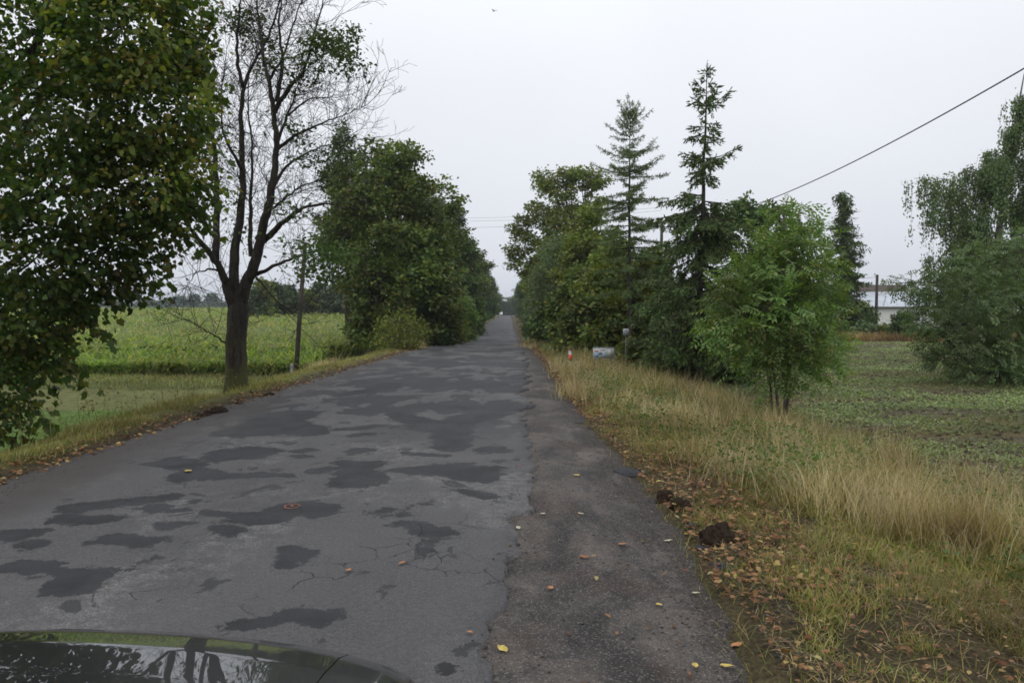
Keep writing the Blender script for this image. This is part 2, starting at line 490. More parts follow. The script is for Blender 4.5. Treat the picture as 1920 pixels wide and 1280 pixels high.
def asphalt():
    t = NT('worn_asphalt')
    p = t.pos()
    sp = t.n('ShaderNodeSeparateXYZ'); t.l(p, sp.inputs[0])
    fine = t.noise(p, 150, 2, .7)
    agg = t.voro(p, 130, 'F1', 'Color')
    aggv = t.n('ShaderNodeSeparateColor'); t.l(agg, aggv.inputs[0])
    med = t.noise(p, 2.2, 5, .6, .4)
    big = t.noise(t.mapv(p, (.5, .22, 1)), 1.0, 4, .55, .3)
    c = t.mix(t.rng(big, .3, .7), (.066, .064, .067, 1), (.118, .115, .117, 1))
    c = t.mix(t.rng(med, .35, .7), c, (.090, .087, .089, 1))
    # exposed pale chippings in worn lanes
    wear = t.math('MULTIPLY', t.rng(t.noise(t.mapv(p, (.75, .4, 1), (3.1, 1.7, 0)), 1.0, 4, .6), .49, .62), t.rng(t.noise(p, 9, 3, .7), .4, .6))
    chips = t.math('MULTIPLY', wear, t.rng(aggv.outputs[0], .55, .8))
    c = t.mix(t.math('MULTIPLY', wear, .35), c, (.150, .146, .143, 1))
    c = t.mix(t.math('MULTIPLY', chips, .6), c, (.26, .25, .235, 1))
    c = t.mix(1.0, c, t.ramp(fine, [(.3, (.5, .5, .5)), (.7, (1.5, 1.5, 1.5))]), 'MULTIPLY')
    c = t.mix(1.0, c, t.ramp(t.noise(p, 38, 4, .75), [(.3, (.72, .72, .72)), (.7, (1.28, 1.28, 1.28))]), 'MULTIPLY')
    # old bitumen repairs further down the road
    pat = t.noise(t.mapv(p, (.62, .42, 1), (7.7, 2.2, 0)), 1.0, 4, .55, .5)
    pat2 = t.noise(t.mapv(p, (1.5, .8, 1), (1.2, 5.2, 0)), 1.0, 4, .6, .4)
    far = t.rng(sp.outputs[1], 8.5, 13)
    bl = t.math('MAXIMUM', t.rng(pat, .49, .515), t.rng(pat2, .54, .56))
    bl = t.math('MULTIPLY', t.math('MULTIPLY', bl, far), .85)
    c = t.mix(bl, c, (.030, .031, .035, 1))
    at0 = t.n('ShaderNodeAttribute', attribute_name='bitumen')
    rag = t.math('ADD', t.math('MULTIPLY', t.math('SUBTRACT', t.noise(p, 4.2, 7, .72), .43), .58), t.math('SUBTRACT', at0.outputs['Fac'], 1.0))
    rag = t.math('ADD', rag, t.math('MULTIPLY', t.math('SUBTRACT', t.noise(p, 45, 3, .6), .5), .05))
    tar = t.rng(rag, -.008, .008)
    tarc = t.mix(1.0, t.mix(t.rng(med, .3, .7), (.022, .0225, .025, 1), (.040, .0405, .044, 1)), t.ramp(fine, [(.3, (.55, .55, .55)), (.7, (1.5, 1.5, 1.5))]), 'MULTIPLY')
    c = t.mix(tar, c, tarc)
    small = t.math('MULTIPLY', t.rng(t.noise(t.mapv(p, (2.6, 1.8, 1)), 1.0, 4, .65, .7), .61, .635), .8)
    c = t.mix(small, c, (.034, .034, .037, 1))
    # cracks
    wv = t.n('ShaderNodeVectorMath', operation='ADD'); t.l(p, wv.inputs[0])
    nn = t.n('ShaderNodeTexNoise'); t.l(p, nn.inputs['Vector']); nn.inputs['Scale'].default_value = 4; nn.inputs['Detail'].default_value = 4
    vs = t.n('ShaderNodeVectorMath', operation='SCALE'); t.l(nn.outputs[1], vs.inputs[0]); vs.inputs['Scale'].default_value = .25
    t.l(vs.outputs[0], wv.inputs[1])
    cr = t.rng(t.voro(wv.outputs[0], 3.6, 'DISTANCE_TO_EDGE'), .004, .018, 1, 0)
    crm = t.math('MULTIPLY', cr, t.rng(t.noise(t.mapv(p, (1.1, .7, 1), (4, 9, 0)), 1.0, 3, .6), .55, .63))
    c = t.mix(crm, c, (.02, .02, .02, 1))
    # brown dirt along the left edge
    dirt = t.math('MULTIPLY', t.rng(t.math('ADD', sp.outputs[0], t.math('MULTIPLY', t.noise(t.mapv(p, (1, .5, 1)), 1.3, 4), 1.2)), -3.75, -2.9, 1, 0), .8)
    c = t.mix(dirt, c, (.060, .052, .047, 1))
    h = t.math('SUBTRACT', t.math('ADD', fine, t.math('MULTIPLY', aggv.outputs[0], .6)), t.math('MULTIPLY', crm, 3))
    rough = t.rng(big, .3, .7, .62, .74)
    return t.done(t.bsdf(c, rough, .26, 0, t.bump(h, .7, .008)))

def gravel():
    t = NT('gravel_shoulder')
    p = t.pos()
    sp = t.n('ShaderNodeSeparateXYZ'); t.l(p, sp.inputs[0])
    f = t.noise(p, 120, 3, .75); m = t.noise(t.mapv(p, (1.4, .8, 1)), 1.0, 6, .68, .5); b = t.noise(t.mapv(p, (1.0, .55, 1), (2, 3, 0)), 1.0, 4, .6, .6)
    m2 = t.noise(p, 7, 5, .7, .5)
    c = t.mix(t.rng(m, .38, .62), (.028, .026, .025, 1), (.112, .096, .086, 1))
    c = t.mix(t.math('MULTIPLY', t.rng(b, .56, .66), .8), c, (.165, .138, .124, 1))
    c = t.mix(t.math('MULTIPLY', t.rng(m2, .52, .66), .75), c, (.038, .036, .036, 1))
    c = t.mix(t.math('MULTIPLY', t.rng(t.noise(p, 1.2, 5, .65, .3), .5, .62), .45), c, (.075, .050, .038, 1))
    ed_ = t.math('ADD', sp.outputs[0], t.math('MULTIPLY', t.noise(t.mapv(p, (1.6, 1.0, 1)), 1.4, 6, .7, .4), 1.5))
    c = t.mix(t.math('MULTIPLY', t.rng(ed_, 1.65, 1.95), .85), c, (.034, .026, .021, 1))
    v = t.n('ShaderNodeSeparateColor'); t.l(t.voro(p, 130, 'F1', 'Color'), v.inputs[0])
    c = t.mix(t.math('MULTIPLY', t.rng(v.outputs[0], .8, .97), .5), c, (.30, .27, .25, 1))
    c = t.mix(1.0, c, t.ramp(f, [(.3, (.5, .5, .5)), (.7, (1.5, 1.5, 1.5))]), 'MULTIPLY')
    h = t.math('ADD', t.math('ADD', f, t.math('MULTIPLY', v.outputs[1], .8)), t.math('MULTIPLY', m2, 2.0))
    return t.done(t.bsdf(c, .75, .3, 0, t.bump(h, .8, .012)))

ASPHALT = asphalt()
SHOULDER = gravel()
xl = XL(ry) + edge_wob(ry, 41, .16) * np.clip(30 / np.maximum(ry, 1), .2, 1)
xp = XP(ry) + edge_wob(ry, 47, .26) * np.clip(30 / np.maximum(ry, 1), .2, 1)
xr = XR(ry) + (edge_wob(ry, 53, .42) + .34 * (fnoise(ry * 2.6, ry * 0 + 2, 57, 4) - .5) + .26 * (fnoise(ry * 8, ry * 0 + 5, 58, 3) - .5)) * np.clip(30 / np.maximum(ry, 1), .2, 1)
road = strip('road', xl, xp, 26, rz, ASPHALT, .06)
def shz(X, Y):
    return rz(X, Y) - .014 - .045 * sstep(.5, -.1, XR(Y) - X) + .02 * (fnoise(X * 1.6, Y * 1.2, 61) - .5)
shoulder = strip('gravel_shoulder', xp - .25, xr, 20, lambda X, Y: np.where(X < np.interp(Y, ry, xp) + .02, rz(X, Y) - .03, shz(X, Y)), SHOULDER, .06)

def on_road(u, v):
    Y = FPX * CAMH / (v - VY)
    for _ in range(12):
        X = (u - VX) / FPX * Y
        Y = FPX * (CAMH - float(rz(X, Y))) / (v - VY)
    return (u - VX) / FPX * Y, Y
def on_ground(u, v):
    Y = FPX * CAMH / (v - VY)
    for _ in range(40):
        X = (u - VX) / FPX * Y
        Y = .5 * Y + .5 * FPX * (CAMH - float(gz(X, Y))) / (v - VY)
    return (u - VX) / FPX * Y, Y

_A = lambda L: [(x / 2.909, 840 + y / 2.909) for x, y in L]
_B = lambda L: [(560 + x / 2.667, 800 + y / 2.667) for x, y in L]
_C = lambda L: [(380 + x / 2.667, 680 + y / 2.667) for x, y in L]
patches = [
 _A([(765, 95), (900, 60), (1000, 50), (1120, 80), (1110, 105), (900, 115)]),
 _A([(925, 180), (940, 140), (1010, 120), (1120, 110), (1200, 140), (1500, 140), (1600, 150), (1590, 160), (1200, 165), (1000, 185)]),
 _A([(300, 350), (360, 320), (480, 295), (640, 290), (880, 262), (960, 250), (990, 275), (900, 295), (600, 320), (440, 350)]),
 _A([(790, 325), (840, 305), (920, 340), (1060, 330), (930, 355), (820, 365)]),
 _A([(230, 410), (310, 370), (400, 362), (430, 372), (560, 362), (690, 380), (600, 412), (300, 420)]),
 _A([(-60, 470), (100, 455), (240, 445), (240, 470), (150, 490), (0, 525), (-60, 525)]),
 _A([(520, 520), (600, 478), (680, 472), (740, 490), (900, 492), (870, 520), (780, 550), (700, 535), (540, 530)]),
 _A([(1060, 370), (1090, 345), (1180, 360), (1300, 375), (1440, 350), (1540, 310), (1720, 292), (1820, 320), (1862, 345), (1750, 380), (1600, 375), (1530, 415), (1400, 425), (1290, 400), (1180, 385)]),
 _A([(1150, 420), (1200, 408), (1250, 430), (1330, 460), (1250, 475), (1190, 460)]),
 _A([(0, 690), (30, 640), (120, 628), (250, 645), (440, 665), (620, 690), (530, 715), (480, 785), (350, 820), (290, 818), (205, 795), (250, 730), (180, 700)]),
 _A([(1500, 580), (1560, 545), (1600, 550), (1660, 580), (1730, 605), (1690, 625), (1600, 630), (1540, 660), (1520, 640), (1535, 615)]),
 _A([(1240, 990), (1350, 965), (1480, 920), (1600, 910), (1780, 900), (1815, 915), (1760, 985), (1700, 975), (1640, 950), (1500, 950), (1400, 985), (1280, 1010)]),
 _A([(100, 550), (120, 520), (190, 513), (240, 515), (200, 540), (120, 555)]),
 _A([(668, 674), (700, 664), (745, 666), (720, 677)]),
 _A([(830, 603), (850, 593), (882, 596), (860, 606)]),
 _A([(1030, 300), (1060, 290), (1100, 295), (1060, 314)]),
 _A([(840, 440), (870, 422), (1020, 412), (950, 432), (880, 452)]),
 _B([(185, 175), (390, 173), (400, 195), (340, 215), (440, 260), (420, 285), (300, 305), (200, 310), (130, 290), (210, 235), (200, 200)]),
 _B([(440, 215), (600, 208), (720, 195), (850, 180), (930, 210), (1010, 200), (1010, 260), (900, 280), (760, 265), (700, 245), (480, 235)]),
 _B([(430, 495), (560, 475), (620, 475), (640, 500), (730, 520), (780, 550), (690, 585), (640, 580), (680, 560), (570, 540), (580, 515)]),
 _B([(385, 440), (440, 410), (510, 412), (450, 440)]),
 _B([(600, 635), (640, 627), (680, 635), (645, 648)]),
 _B([(612, 392), (635, 387), (655, 393), (630, 397)]),
 _B([(470, 445), (520, 435), (565, 445), (510, 450)]),
 _B([(770, 330), (820, 320), (900, 335), (1000, 350), (940, 362), (840, 352)]),
 _B([(710, 1240), (735, 1228), (765, 1240), (740, 1255)]),
 _C([(905, 260), (980, 245), (1040, 255), (1060, 265), (1150, 290), (1200, 300), (1240, 265), (1400, 250), (1520, 260), (1480, 275), (1350, 300), (1330, 340), (1340, 400), (1300, 440), (1230, 460), (1140, 430), (1170, 370), (1130, 350), (1060, 335), (1040, 310), (950, 285)]),
 _C([(1150, 220), (1200, 212), (1400, 215), (1420, 230), (1250, 235)]),
 _C([(0, 370), (60, 345), (160, 330), (280, 270), (400, 240), (580, 240), (570, 270), (480, 290), (620, 320), (640, 365), (480, 370), (380, 355), (240, 375), (100, 365)]),
 _C([(650, 328), (700, 330), (900, 305), (910, 320), (760, 340), (660, 338)]),
 _C([(640, 165), (760, 140), (860, 125), (880, 100), (960, 100), (1000, 110), (980, 135), (820, 150), (700, 172)]),
 _C([(80, 440), (250, 420), (400, 435), (330, 470), (250, 480), (60, 495), (0, 500), (0, 450)]),
 _C([(460, 440), (560, 425), (540, 445), (460, 455)]),
 _C([(700, 460), (780, 430), (890, 430), (800, 455)]),
 _C([(740, 360), (860, 350), (840, 368), (740, 370)]),
 _C([(985, 440), (1060, 455), (1150, 460), (1225, 468), (1180, 475), (1050, 470)]),
 _C([(1330, 450), (1420, 420), (1530, 430), (1530, 450), (1400, 455)]),
 _C([(420, 465), (560, 468), (500, 480)]),
 _C([(490, 552), (560, 530), (660, 520), (640, 540), (560, 556)]),
]
rr = rs(5)
for k, L in enumerate(patches):
    P = np.array([on_road(*q) for q in L])
    for _ in range(2):      # round the corners
        Nx = np.roll(P, -1, 0)
        P = np.stack([.75 * P + .25 * Nx, .25 * P + .75 * Nx], 1).reshape(-1, 2)
    lo = P.min(0) - .24; hi = P.max(0) + .24
    st = max(.03, (hi - lo).max() / 70)
    xs = np.arange(lo[0], hi[0] + st, st); ys_ = np.arange(lo[1], hi[1] + st, st)
    A, B = np.meshgrid(xs, ys_, indexing='ij')
    Q = np.stack([A.ravel(), B.ravel()], -1)
    a = P; b = np.roll(P, -1, 0); ab = b - a
    d2 = np.full(len(Q), 1e9); ins = np.zeros(len(Q), bool)
    for (ax, ay), (bx_, by_), (ex, ey) in zip(a, b, ab):
        tt = np.clip(((Q[:, 0] - ax) * ex + (Q[:, 1] - ay) * ey) / max(ex * ex + ey * ey, 1e-9), 0, 1)
        d2 = np.minimum(d2, (Q[:, 0] - ax - tt * ex) ** 2 + (Q[:, 1] - ay - tt * ey) ** 2)
        if abs(ey) > 1e-9:
            cond = ((ay > Q[:, 1]) != (by_ > Q[:, 1])) & (Q[:, 0] < ex * (Q[:, 1] - ay) / ey + ax)
            ins ^= cond
    sd = np.where(ins, 1, -1) * np.sqrt(d2)
    na, nb = A.shape
    ii = np.arange(na - 1)[:, None] * nb; jj = np.arange(nb - 1)[None, :]
    Fq = np.stack([ii + jj, ii + nb + jj, ii + nb + jj + 1, ii + jj + 1], -1).reshape(-1, 4)
    ok = (sd[Fq].max(1) > -.17) & (Q[Fq, 0].max(1) < np.interp(Q[Fq, 1].mean(1), ry, xp) - .03)
    Fq = Fq[ok]
    if not len(Fq): continue
    used = np.unique(Fq); rm = np.full(len(Q), -1); rm[used] = np.arange(len(used))
    me = mesh_from('asphalt_patch', np.column_stack([Q[used], rz(Q[used, 0], Q[used, 1]) - .007 + .010 * sstep(-.165, -.10, sd[used])]), [rm[Fq]], True)
    fa = me.attributes.new('bitumen', 'FLOAT', 'POINT')
    fa.data.foreach_set('value', (1.0 + np.clip(sd[used], -.5, .5)).astype(np.float32))
    obj('asphalt_patch', me, ASPHALT, road)

# orange survey ring sprayed on a patch
cx, cy = on_road(545, 952.5)
g = Geo(); th = np.linspace(0, 2 * PI, 41)
ring = []
for r_, dz in ((.054, .0), (.064, .0)):
    ring.append(np.stack([cx + r_ * np.cos(th) * (1 + .05 * np.sin(3 * th)), cy + r_ * 1.25 * np.sin(th), rz(cx + r_ * np.cos(th), cy + r_ * np.sin(th)) + .0105], -1))
g.grid(np.stack(ring))
obj('paint_ring', g.mesh('paint_ring'), plain('orange_paint', (.27, .10, .055), .7, .3), road)
g = Geo(); g.tube([(cx, cy, rz(cx, cy) + .004), (cx, cy, rz(cx, cy) + .016)], .011, 8)
obj('survey_nail', g.mesh('survey_nail'), plain('nail_orange', (.30, .14, .08), .5, .5), road)

# ================================================================== CAR (only its bonnet shows)
CX = -1.065
carmat = NT('dark_car_paint')
nz = carmat.noise(carmat.objco(), 60, 3)
dust = carmat.rng(carmat.noise(carmat.objco(), 3, 4), .4, .7, 0.0, .03)
CARM = carmat.done(carmat.bsdf(carmat.mix(dust, (.012, .012, .014, 1), (.16, .15, .14, 1)), .35, .2, 0.0, None, 1.0, .012))
GLASS = plain('car_glass', (.012, .016, .016), .04, .6, 0, .02)
RUBBER = plain('tyre_rubber', (.016, .016, .017), .75, .3)
ALLOY = plain('wheel_alloy', (.42, .42, .44), .32, .5, .85)
BLACKP = plain('black_plastic', (.02, .02, .021), .5, .4)
LAMPG = plain('lamp_glass', (.45, .47, .5), .08, .6, .3)
car = thing('car', 'dark glossy car seen only by its bonnet, parked on the near asphalt', 'car', (CX, 0, 0))
zc_y = np.array([-2.3, .9, 1.2, 1.5, 1.7, 1.84, 1.94, 2.01, 2.06, 2.09])
zc_z = np.array([1.05, 1.035, 1.01, .972, .94, .908, .872, .83, .775, .70])
s_k = np.array([0, .35, .6, .705, .8, .85, .88, .895])
d_k = np.array([0, .006, .016, .024, .036, .052, .085, .15])
def bon(s, y):
    plan = .15 * (np.abs(s) / .85) ** 2.2
    return np.interp(y + plan * sstep(.6, 1.7, y), zc_y, zc_z) - np.interp(np.abs(s), s_k, d_k)
def yfront(s):
    return 2.09 - .15 * (np.abs(s) / .85) ** 2.2
def topsurf(name, s0, s1, ns, y0, lift=0.0, parent=car, seam=True, mat=CARM):
    ss = np.linspace(s0, s1, ns); tt = np.linspace(0, 1, 60) ** .8
    S, T = np.meshgrid(ss, tt, indexing='ij')
    Yv = y0 + (yfront(S) - y0) * T
    V = np.stack([S, Yv, bon(S, Yv) + lift], -1)
    lo = V.copy(); lo[..., 2] -= .02
    g = Geo(); g.grid(V[:, ::-1])
    # turned-down edges
    for e_ in (V[0], V[-1], V[:, 0], V[:, -1]):
        dn = e_.copy(); dn[:, 2] -= .012
        g.grid(np.stack([e_, dn]))
    o = obj(name, g.mesh(name, True), mat, parent)
    return o
bonnet = topsurf('bonnet', -.70, .70, 57, .92, .001)
for sg in (-1, 1):
    topsurf('wing', .7015 * sg, .893 * sg, 24, -.2)
# lower body shell
ys = np.array([-2.15, -2.1, -1.9, -1.5, -.8, 0, .8, 1.3, 1.6, 1.8, 1.9])
hw = np.array([.70, .78, .84, .885, .892, .893, .893, .892, .89, .87, .80])
for sg in (-1, 1):
    prof = [(.0, .24), (-.03, .4), (0, .62), (.004, .70), (-.004, .76)]
    V = np.array([[[sg * (w + dx), y, z if k < 4 else z if y < 1.0 else .70] for k, (dx, z) in enumerate(prof)] for y, w in zip(ys, hw)])
    g = Geo(); g.grid(V if sg > 0 else V[:, ::-1]); obj('side_panel', g.mesh('side_panel', True), CARM, car)
ss = np.linspace(-.80, .80, 25)
V = np.array([[[s, 1.9 + (yfront(s) - 1.9) * k2 + .03 * math.sin(k * .9), z] for k, (z, k2) in enumerate([(.22, .75), (.35, 1.2), (.5, 1.25), (.62, 1.1), (.69, 1.0)])] for s in ss])
g = Geo(); g.grid(V[::-1]); obj('front_bumper', g.mesh('front_bumper', True), CARM, car)
g = Geo(); g.grid(np.array([[[s, -2.15 - .1 * (1 - (s / .7) ** 2), z] for z in (.25, .5, .8, 1.02)] for s in np.linspace(-.7, .7, 11)])); obj('rear_panel', g.mesh('rear_panel', True), CARM, car)
g = Geo(); g.box((0, 0, .2), (1.5, 3.7, .05)); obj('floor_pan', g.mesh('floor_pan'), BLACKP, car)
g = Geo(); g.grid(np.array([[[s, y, 1.02 if abs(s) < .8 else .80] for y in (-2.12, -1.6)] for s in (-.86, -.78, 0, .78, .86)])); obj('boot_lid', g.mesh('boot_lid'), CARM, car)
def ring_pts(y, w, z): return [(-w, y, z), (-w * .5, y + .03, z + .02), (0, y + .04, z + .025), (w * .5, y + .03, z + .02), (w, y, z)]
g = Geo(); g.grid(np.array([ring_pts(.98, .72, 1.0), ring_pts(.55, .66, 1.24), ring_pts(.15, .60, 1.42)])); obj('windscreen', g.mesh('windscreen', True), GLASS, car)
g = Geo(); g.grid(np.array([ring_pts(.15, .60, 1.421), ring_pts(-.4, .61, 1.47), ring_pts(-1.1, .58, 1.44)])); obj('roof', g.mesh('roof', True), CARM, car)
g = Geo(); g.grid(np.array([ring_pts(-1.1, .58, 1.441), ring_pts(-1.75, .70, 1.03)])); obj('rear_window', g.mesh('rear_window', True), GLASS, car)
for sg in (-1, 1):
    g = Geo(); g.add([(sg * .80, .85, 1.0), (sg * .60, .15, 1.42), (sg * .61, -.4, 1.47), (sg * .58, -1.1, 1.44), (sg * .74, -1.7, 1.03), (sg * .80, -.4, .99)], [[0, 1, 2, 5], [5, 2, 3, 4]]); obj('side_window', g.mesh('side_window'), GLASS, car)
    g = Geo(); g.grid(np.array([[(sg * .893, y, .80), (sg * .87, y, .93), (sg * .80, y, 1.005)] for y in (.9, 0, -.8, -1.7)])); obj('door', g.mesh('door', True), CARM, car)
    g = Geo(); g.box((sg * .93, .1, 1.06), (.16, .09, .13)); g.box((sg * .86, .14, 1.0), (.1, .05, .04)); obj('wing_mirror', g.mesh('wing_mirror'), BLACKP, car)
    hl = Geo(); hl.grid(np.array([[[sg * s, yfront(s) + .015 - .02 * k, z] for k, z in enumerate((.62, .66, .70))] for s in (.5, .6, .7, .78)])); obj('headlight', hl.mesh('headlight', True), LAMPG, car)
    for y in (1.3, -1.35):
        th = np.linspace(0, 2 * PI, 33)
        w = obj('wheel', None, None, car, (sg * .80, y, .315)); 
        prof = [(.0, .20), (.0, .29), (.03, .312), (.15, .312), (.18, .29), (.18, .20)]
        V = np.array([[((q - .16) * sg, r_ * math.cos(a), r_ * math.sin(a)) for q, r_ in prof] for a in th]); g = Geo(); g.grid(V); obj('tyre', g.mesh('tyre', True), RUBBER, w)
        V = np.array([[(sg * (.0 if r_ < .1 else -.02), r_ * math.cos(a), r_ * math.sin(a)) for r_ in (.0, .06, .12, .20)] for a in th]); g = Geo(); g.grid(V); obj('rim', g.mesh('rim', True), ALLOY, w)
for q in (-.25, .3):
    g = Geo(); g.tube([(q, 1.0, 1.045), (q + .3, .97, 1.06), (q + .55, .93, 1.07)], .008, 5); obj('wiper', g.mesh('wiper'), BLACKP, car)
# ================================================================== VEGETATION builders
BARK = bark_mat('bark_dark', (.026, .021, .017), (.062, .053, .043), (.075, .078, .025))
BARK_G = bark_mat('bark_grey', (.06, .05, .04), (.13, .115, .095))
TWIG = plain('twig_bark', (.036, .030, .025), .85, .2)

def curve(a, b, sag, rng, n=6, jit=.06):
    """limb from a to b, leaving upwards; sag>0 arches"""
    a = np.asarray(a, float); b = np.asarray(b, float)
    tt = np.linspace(0, 1, n)[:, None]
    L = np.linalg.norm(b - a)
    P = a + (b - a) * tt
    P[:, 2] += sag * L * np.sin(tt[:, 0] * PI)
    P[1:-1] += (rng.random((n - 2, 3)) - .5) * jit * L
    return P

def leafy(geo, centres, n, spread, size, tmpl, rng, outward=None, droop=.35, flat=.7, upn=.9):
    """n leaves round each centre (m,3)"""
    m = len(centres)
    P = np.repeat(centres, n, 0) + rng.normal(size=(m * n, 3)) * spread * np.array([1, 1, flat])
    D = rng.normal(size=(m * n, 3)); D[:, 2] = D[:, 2] * .5 - droop
    if outward is not None: D += 1.1 * nrm(P - np.repeat(outward, n, 0)) if len(outward) == m else 1.1 * nrm(P - outward)
    N = rng.normal(size=(m * n, 3)) * .75; N[:, 2] += upn
    geo.stamp(tmpl[0], tmpl[1], P, D, N, size * (.65 + .7 * rng.random(m * n)))
    return P

def sublobes(L, rng, n, f):
    """break each lobe into smaller boughs on its outside"""
    out = []
    for l in L:
        d = nrm(rng.normal(size=(n, 3)) + np.array([0, 0, .15]))
        for q in d:
            k = f * (.75 + .5 * rng.random())
            out.append(np.concatenate([l[:3] + q * l[3:] * (.62 + .3 * rng.random()), l[3:] * k * np.array([1, 1, .8])]))
    return np.array(out)

def lobe_points(lobes, rng, density, shell=.55):
    """points through lobes (cx,cy,cz,rx,ry,rz); more near the outside"""
    C_, O_ = [], []
    for (cx, cy, cz, rx, ry_, rz_) in lobes:
        r = (rx * ry_ * rz_) ** (1 / 3)
        n = max(4, int(density * r * r))
        d = nrm(rng.normal(size=(n, 3)))
        q = (shell + (1 - shell) * rng.random((n, 1)) ** .6) * (1 + .12 * rng.normal(size=(n, 1)))
        C_.append(np.array([cx, cy, cz]) + d * q * np.array([rx, ry_, rz_]))
        O_.append(np.repeat([[cx, cy, cz]], n, 0))
    return np.concatenate(C_), np.concatenate(O_)

def broadleaf(name, label, cat, base, lobes, seed, leaf, mat, bark=None, size=.12, density=40, per=26, spread=.22, trunk_r=.2, fork=.35, group=None,
              stems=1, droop=.35, flat=.7, shell=.5, twigs=True, loc_mesh=True, sub=0, subf=.4, split=None):
    """tree or shrub: an Empty at its foot > trunk, branches, crown"""
    rng = rs(seed); bark = bark or BARK_G
    base = np.asarray(base, float)
    L = np.array(lobes, float); L[:, :3] -= base
    root = thing(name, label, cat, base, group)
    top = L[np.argmax(L[:, 2])]
    cen = L[:, :3].mean(0)
    tr = Geo(); br = Geo()
    trunks = []
    for q in range(stems):
        off = np.array([0, 0, 0.]) if stems == 1 else np.array([rng.normal() * .12 * stems ** .5, rng.normal() * .12 * stems ** .5, 0])
        tgt = np.array([top[0], top[1], top[2]]) if q == 0 else L[rng.integers(len(L)), :3]
        P = curve(off - np.array([0, 0, .15]), tgt, .0, rng, 9, .05)
        P[:3, :2] = off[:2] + (P[:3, :2] - off[:2]) * .4
        rad = trunk_r * (1 - .85 * np.linspace(0, 1, 9)) * (1 if q == 0 else .7)
        rad[0] *= 1.35
        tr.tube(P, rad, 9, True, .12, rng); trunks.append((P, rad))
    obj('trunk', tr.mesh('trunk', True), bark, root)
    for l in L:
        P, rad = trunks[rng.integers(len(trunks))]
        hz = np.clip((l[2] * .55 + fork * 0) / max(P[-1, 2], .1), .12, .9)
        k = hz * (len(P) - 1); i = int(k)
        a = P[i] + (P[min(i + 1, len(P) - 1)] - P[i]) * (k - i)
        c = curve(a, l[:3], .1, rng, 6, .12)
        br.tube(c, np.linspace(max(.3 * trunk_r, .012), .012, 6), 5)
    if sub:
        L2 = np.concatenate([sublobes(L, rng, sub, subf), L * np.array([1, 1, 1, .6, .6, .6])])
    else:
        L2 = L
    cen_, out_ = lobe_points(L2, rng, density, shell)
    if twigs:
        pick = rng.random(len(cen_)) < min(1.0, 130 / len(cen_))
        for a, b in zip(out_[pick], cen_[pick]):
            br.tube(curve(a, b + (b - a) * .15, .08, rng, 4, .15), [.010, .008, .006, .004], 3, False)
    tag(obj('branches', br.mesh('branches', True), bark, root), kind='stuff')
    cr = Geo()
    if np.ndim(leaf[0]) == 2:
        leafy(cr, cen_, per, spread, size, leaf, rng, out_, droop, flat)
    crown = obj('crown', cr.mesh('crown'), mat, root); tag(crown, kind='stuff')
    if split:       # boughs that have begun to turn
        cr = Geo(); c2, o2 = lobe_points(L[split[0]] * np.array([1, 1, 1, 1.04, 1.04, 1.04]), rng, density * .6, .75)
        leafy(cr, c2, per, spread, size, leaf, rng, o2, droop, flat)
        tag(obj('turning_foliage', cr.mesh('turning_foliage'), split[1], root), kind='stuff')
    return root

def plobes(L):
    """lobes given as (u, v, distance, radius_px_x, radius_px_y[, depth radius m])"""
    out = []
    for q in L:
        u, v, Y, ru, rv = q[:5]
        c = at(u, v, Y); rx = ru / FPX * Y; rz_ = rv / FPX * Y
        out.append((*c, rx, q[5] if len(q) > 5 else rx, rz_))
    return out

# leaf colours
M_MAPLE = leaf_mat('maple_leaf', [(0, (.018, .036, .008)), (.45, (.030, .058, .010)), (.8, (.052, .082, .014)), (1, (.10, .10, .018))], .42, .3, .5, .45, (.13, .095, .022), 1.5)
M_MAPLE2 = leaf_mat('maple_leaf_turning', [(0, (.045, .070, .012)), (.5, (.075, .100, .017)), (.85, (.11, .118, .022)), (1, (.16, .12, .03))], .45, .3, .5, .45, (.17, .115, .03))
M_LIME = leaf_mat('lime_leaf', [(0, (.028, .046, .012)), (.5, (.048, .070, .016)), (.85, (.076, .092, .020)), (1, (.11, .098, .024))], .28, .5, .4)
M_DARK = leaf_mat('dark_leaf', [(0, (.024, .042, .013)), (.6, (.040, .064, .018)), (1, (.064, .082, .023))], .25, .35, .4)
M_OLIVE = leaf_mat('olive_leaf', [(0, (.046, .066, .016)), (.5, (.078, .100, .021)), (.9, (.108, .120, .026)), (1, (.14, .11, .03))], .28, .35, .6)
M_YELLOWG = leaf_mat('yellow_green_leaf', [(0, (.050, .066, .012)), (.6, (.078, .094, .016)), (.9, (.105, .108, .020)), (1, (.14, .09, .028))], .3, .25, 1.0)
M_BRIGHT = leaf_mat('ash_leaf', [(0, (.050, .088, .024)), (.5, (.078, .126, .033)), (.9, (.115, .160, .046)), (1, (.16, .165, .05))], .36, .45, 1.0, .5, (.17, .16, .045), 1.42)
M_GREY = leaf_mat('willow_leaf', [(0, (.044, .066, .034)), (.6, (.068, .094, .046)), (1, (.10, .12, .058))], .28, .3, .5)
M_BIRCH = leaf_mat('birch_leaf', [(0, (.040, .064, .028)), (.6, (.060, .088, .036)), (1, (.09, .112, .042))], .3, .3, .8)
M_ROBIN = leaf_mat('robinia_leaf', [(0, (.036, .058, .022)), (.6, (.056, .083, .031)), (1, (.084, .108, .040))], .28, .3, .7)
M_SPRUCE = leaf_mat('spruce_needles', [(0, (.024, .040, .013)), (.6, (.038, .058, .017)), (1, (.062, .080, .023))], .1, .35, 1.2, .6)
M_LARCH = leaf_mat('larch_needles', [(0, (.036, .056, .022)), (.6, (.058, .082, .028)), (1, (.085, .110, .038))], .2, .3, 1.2, .6)
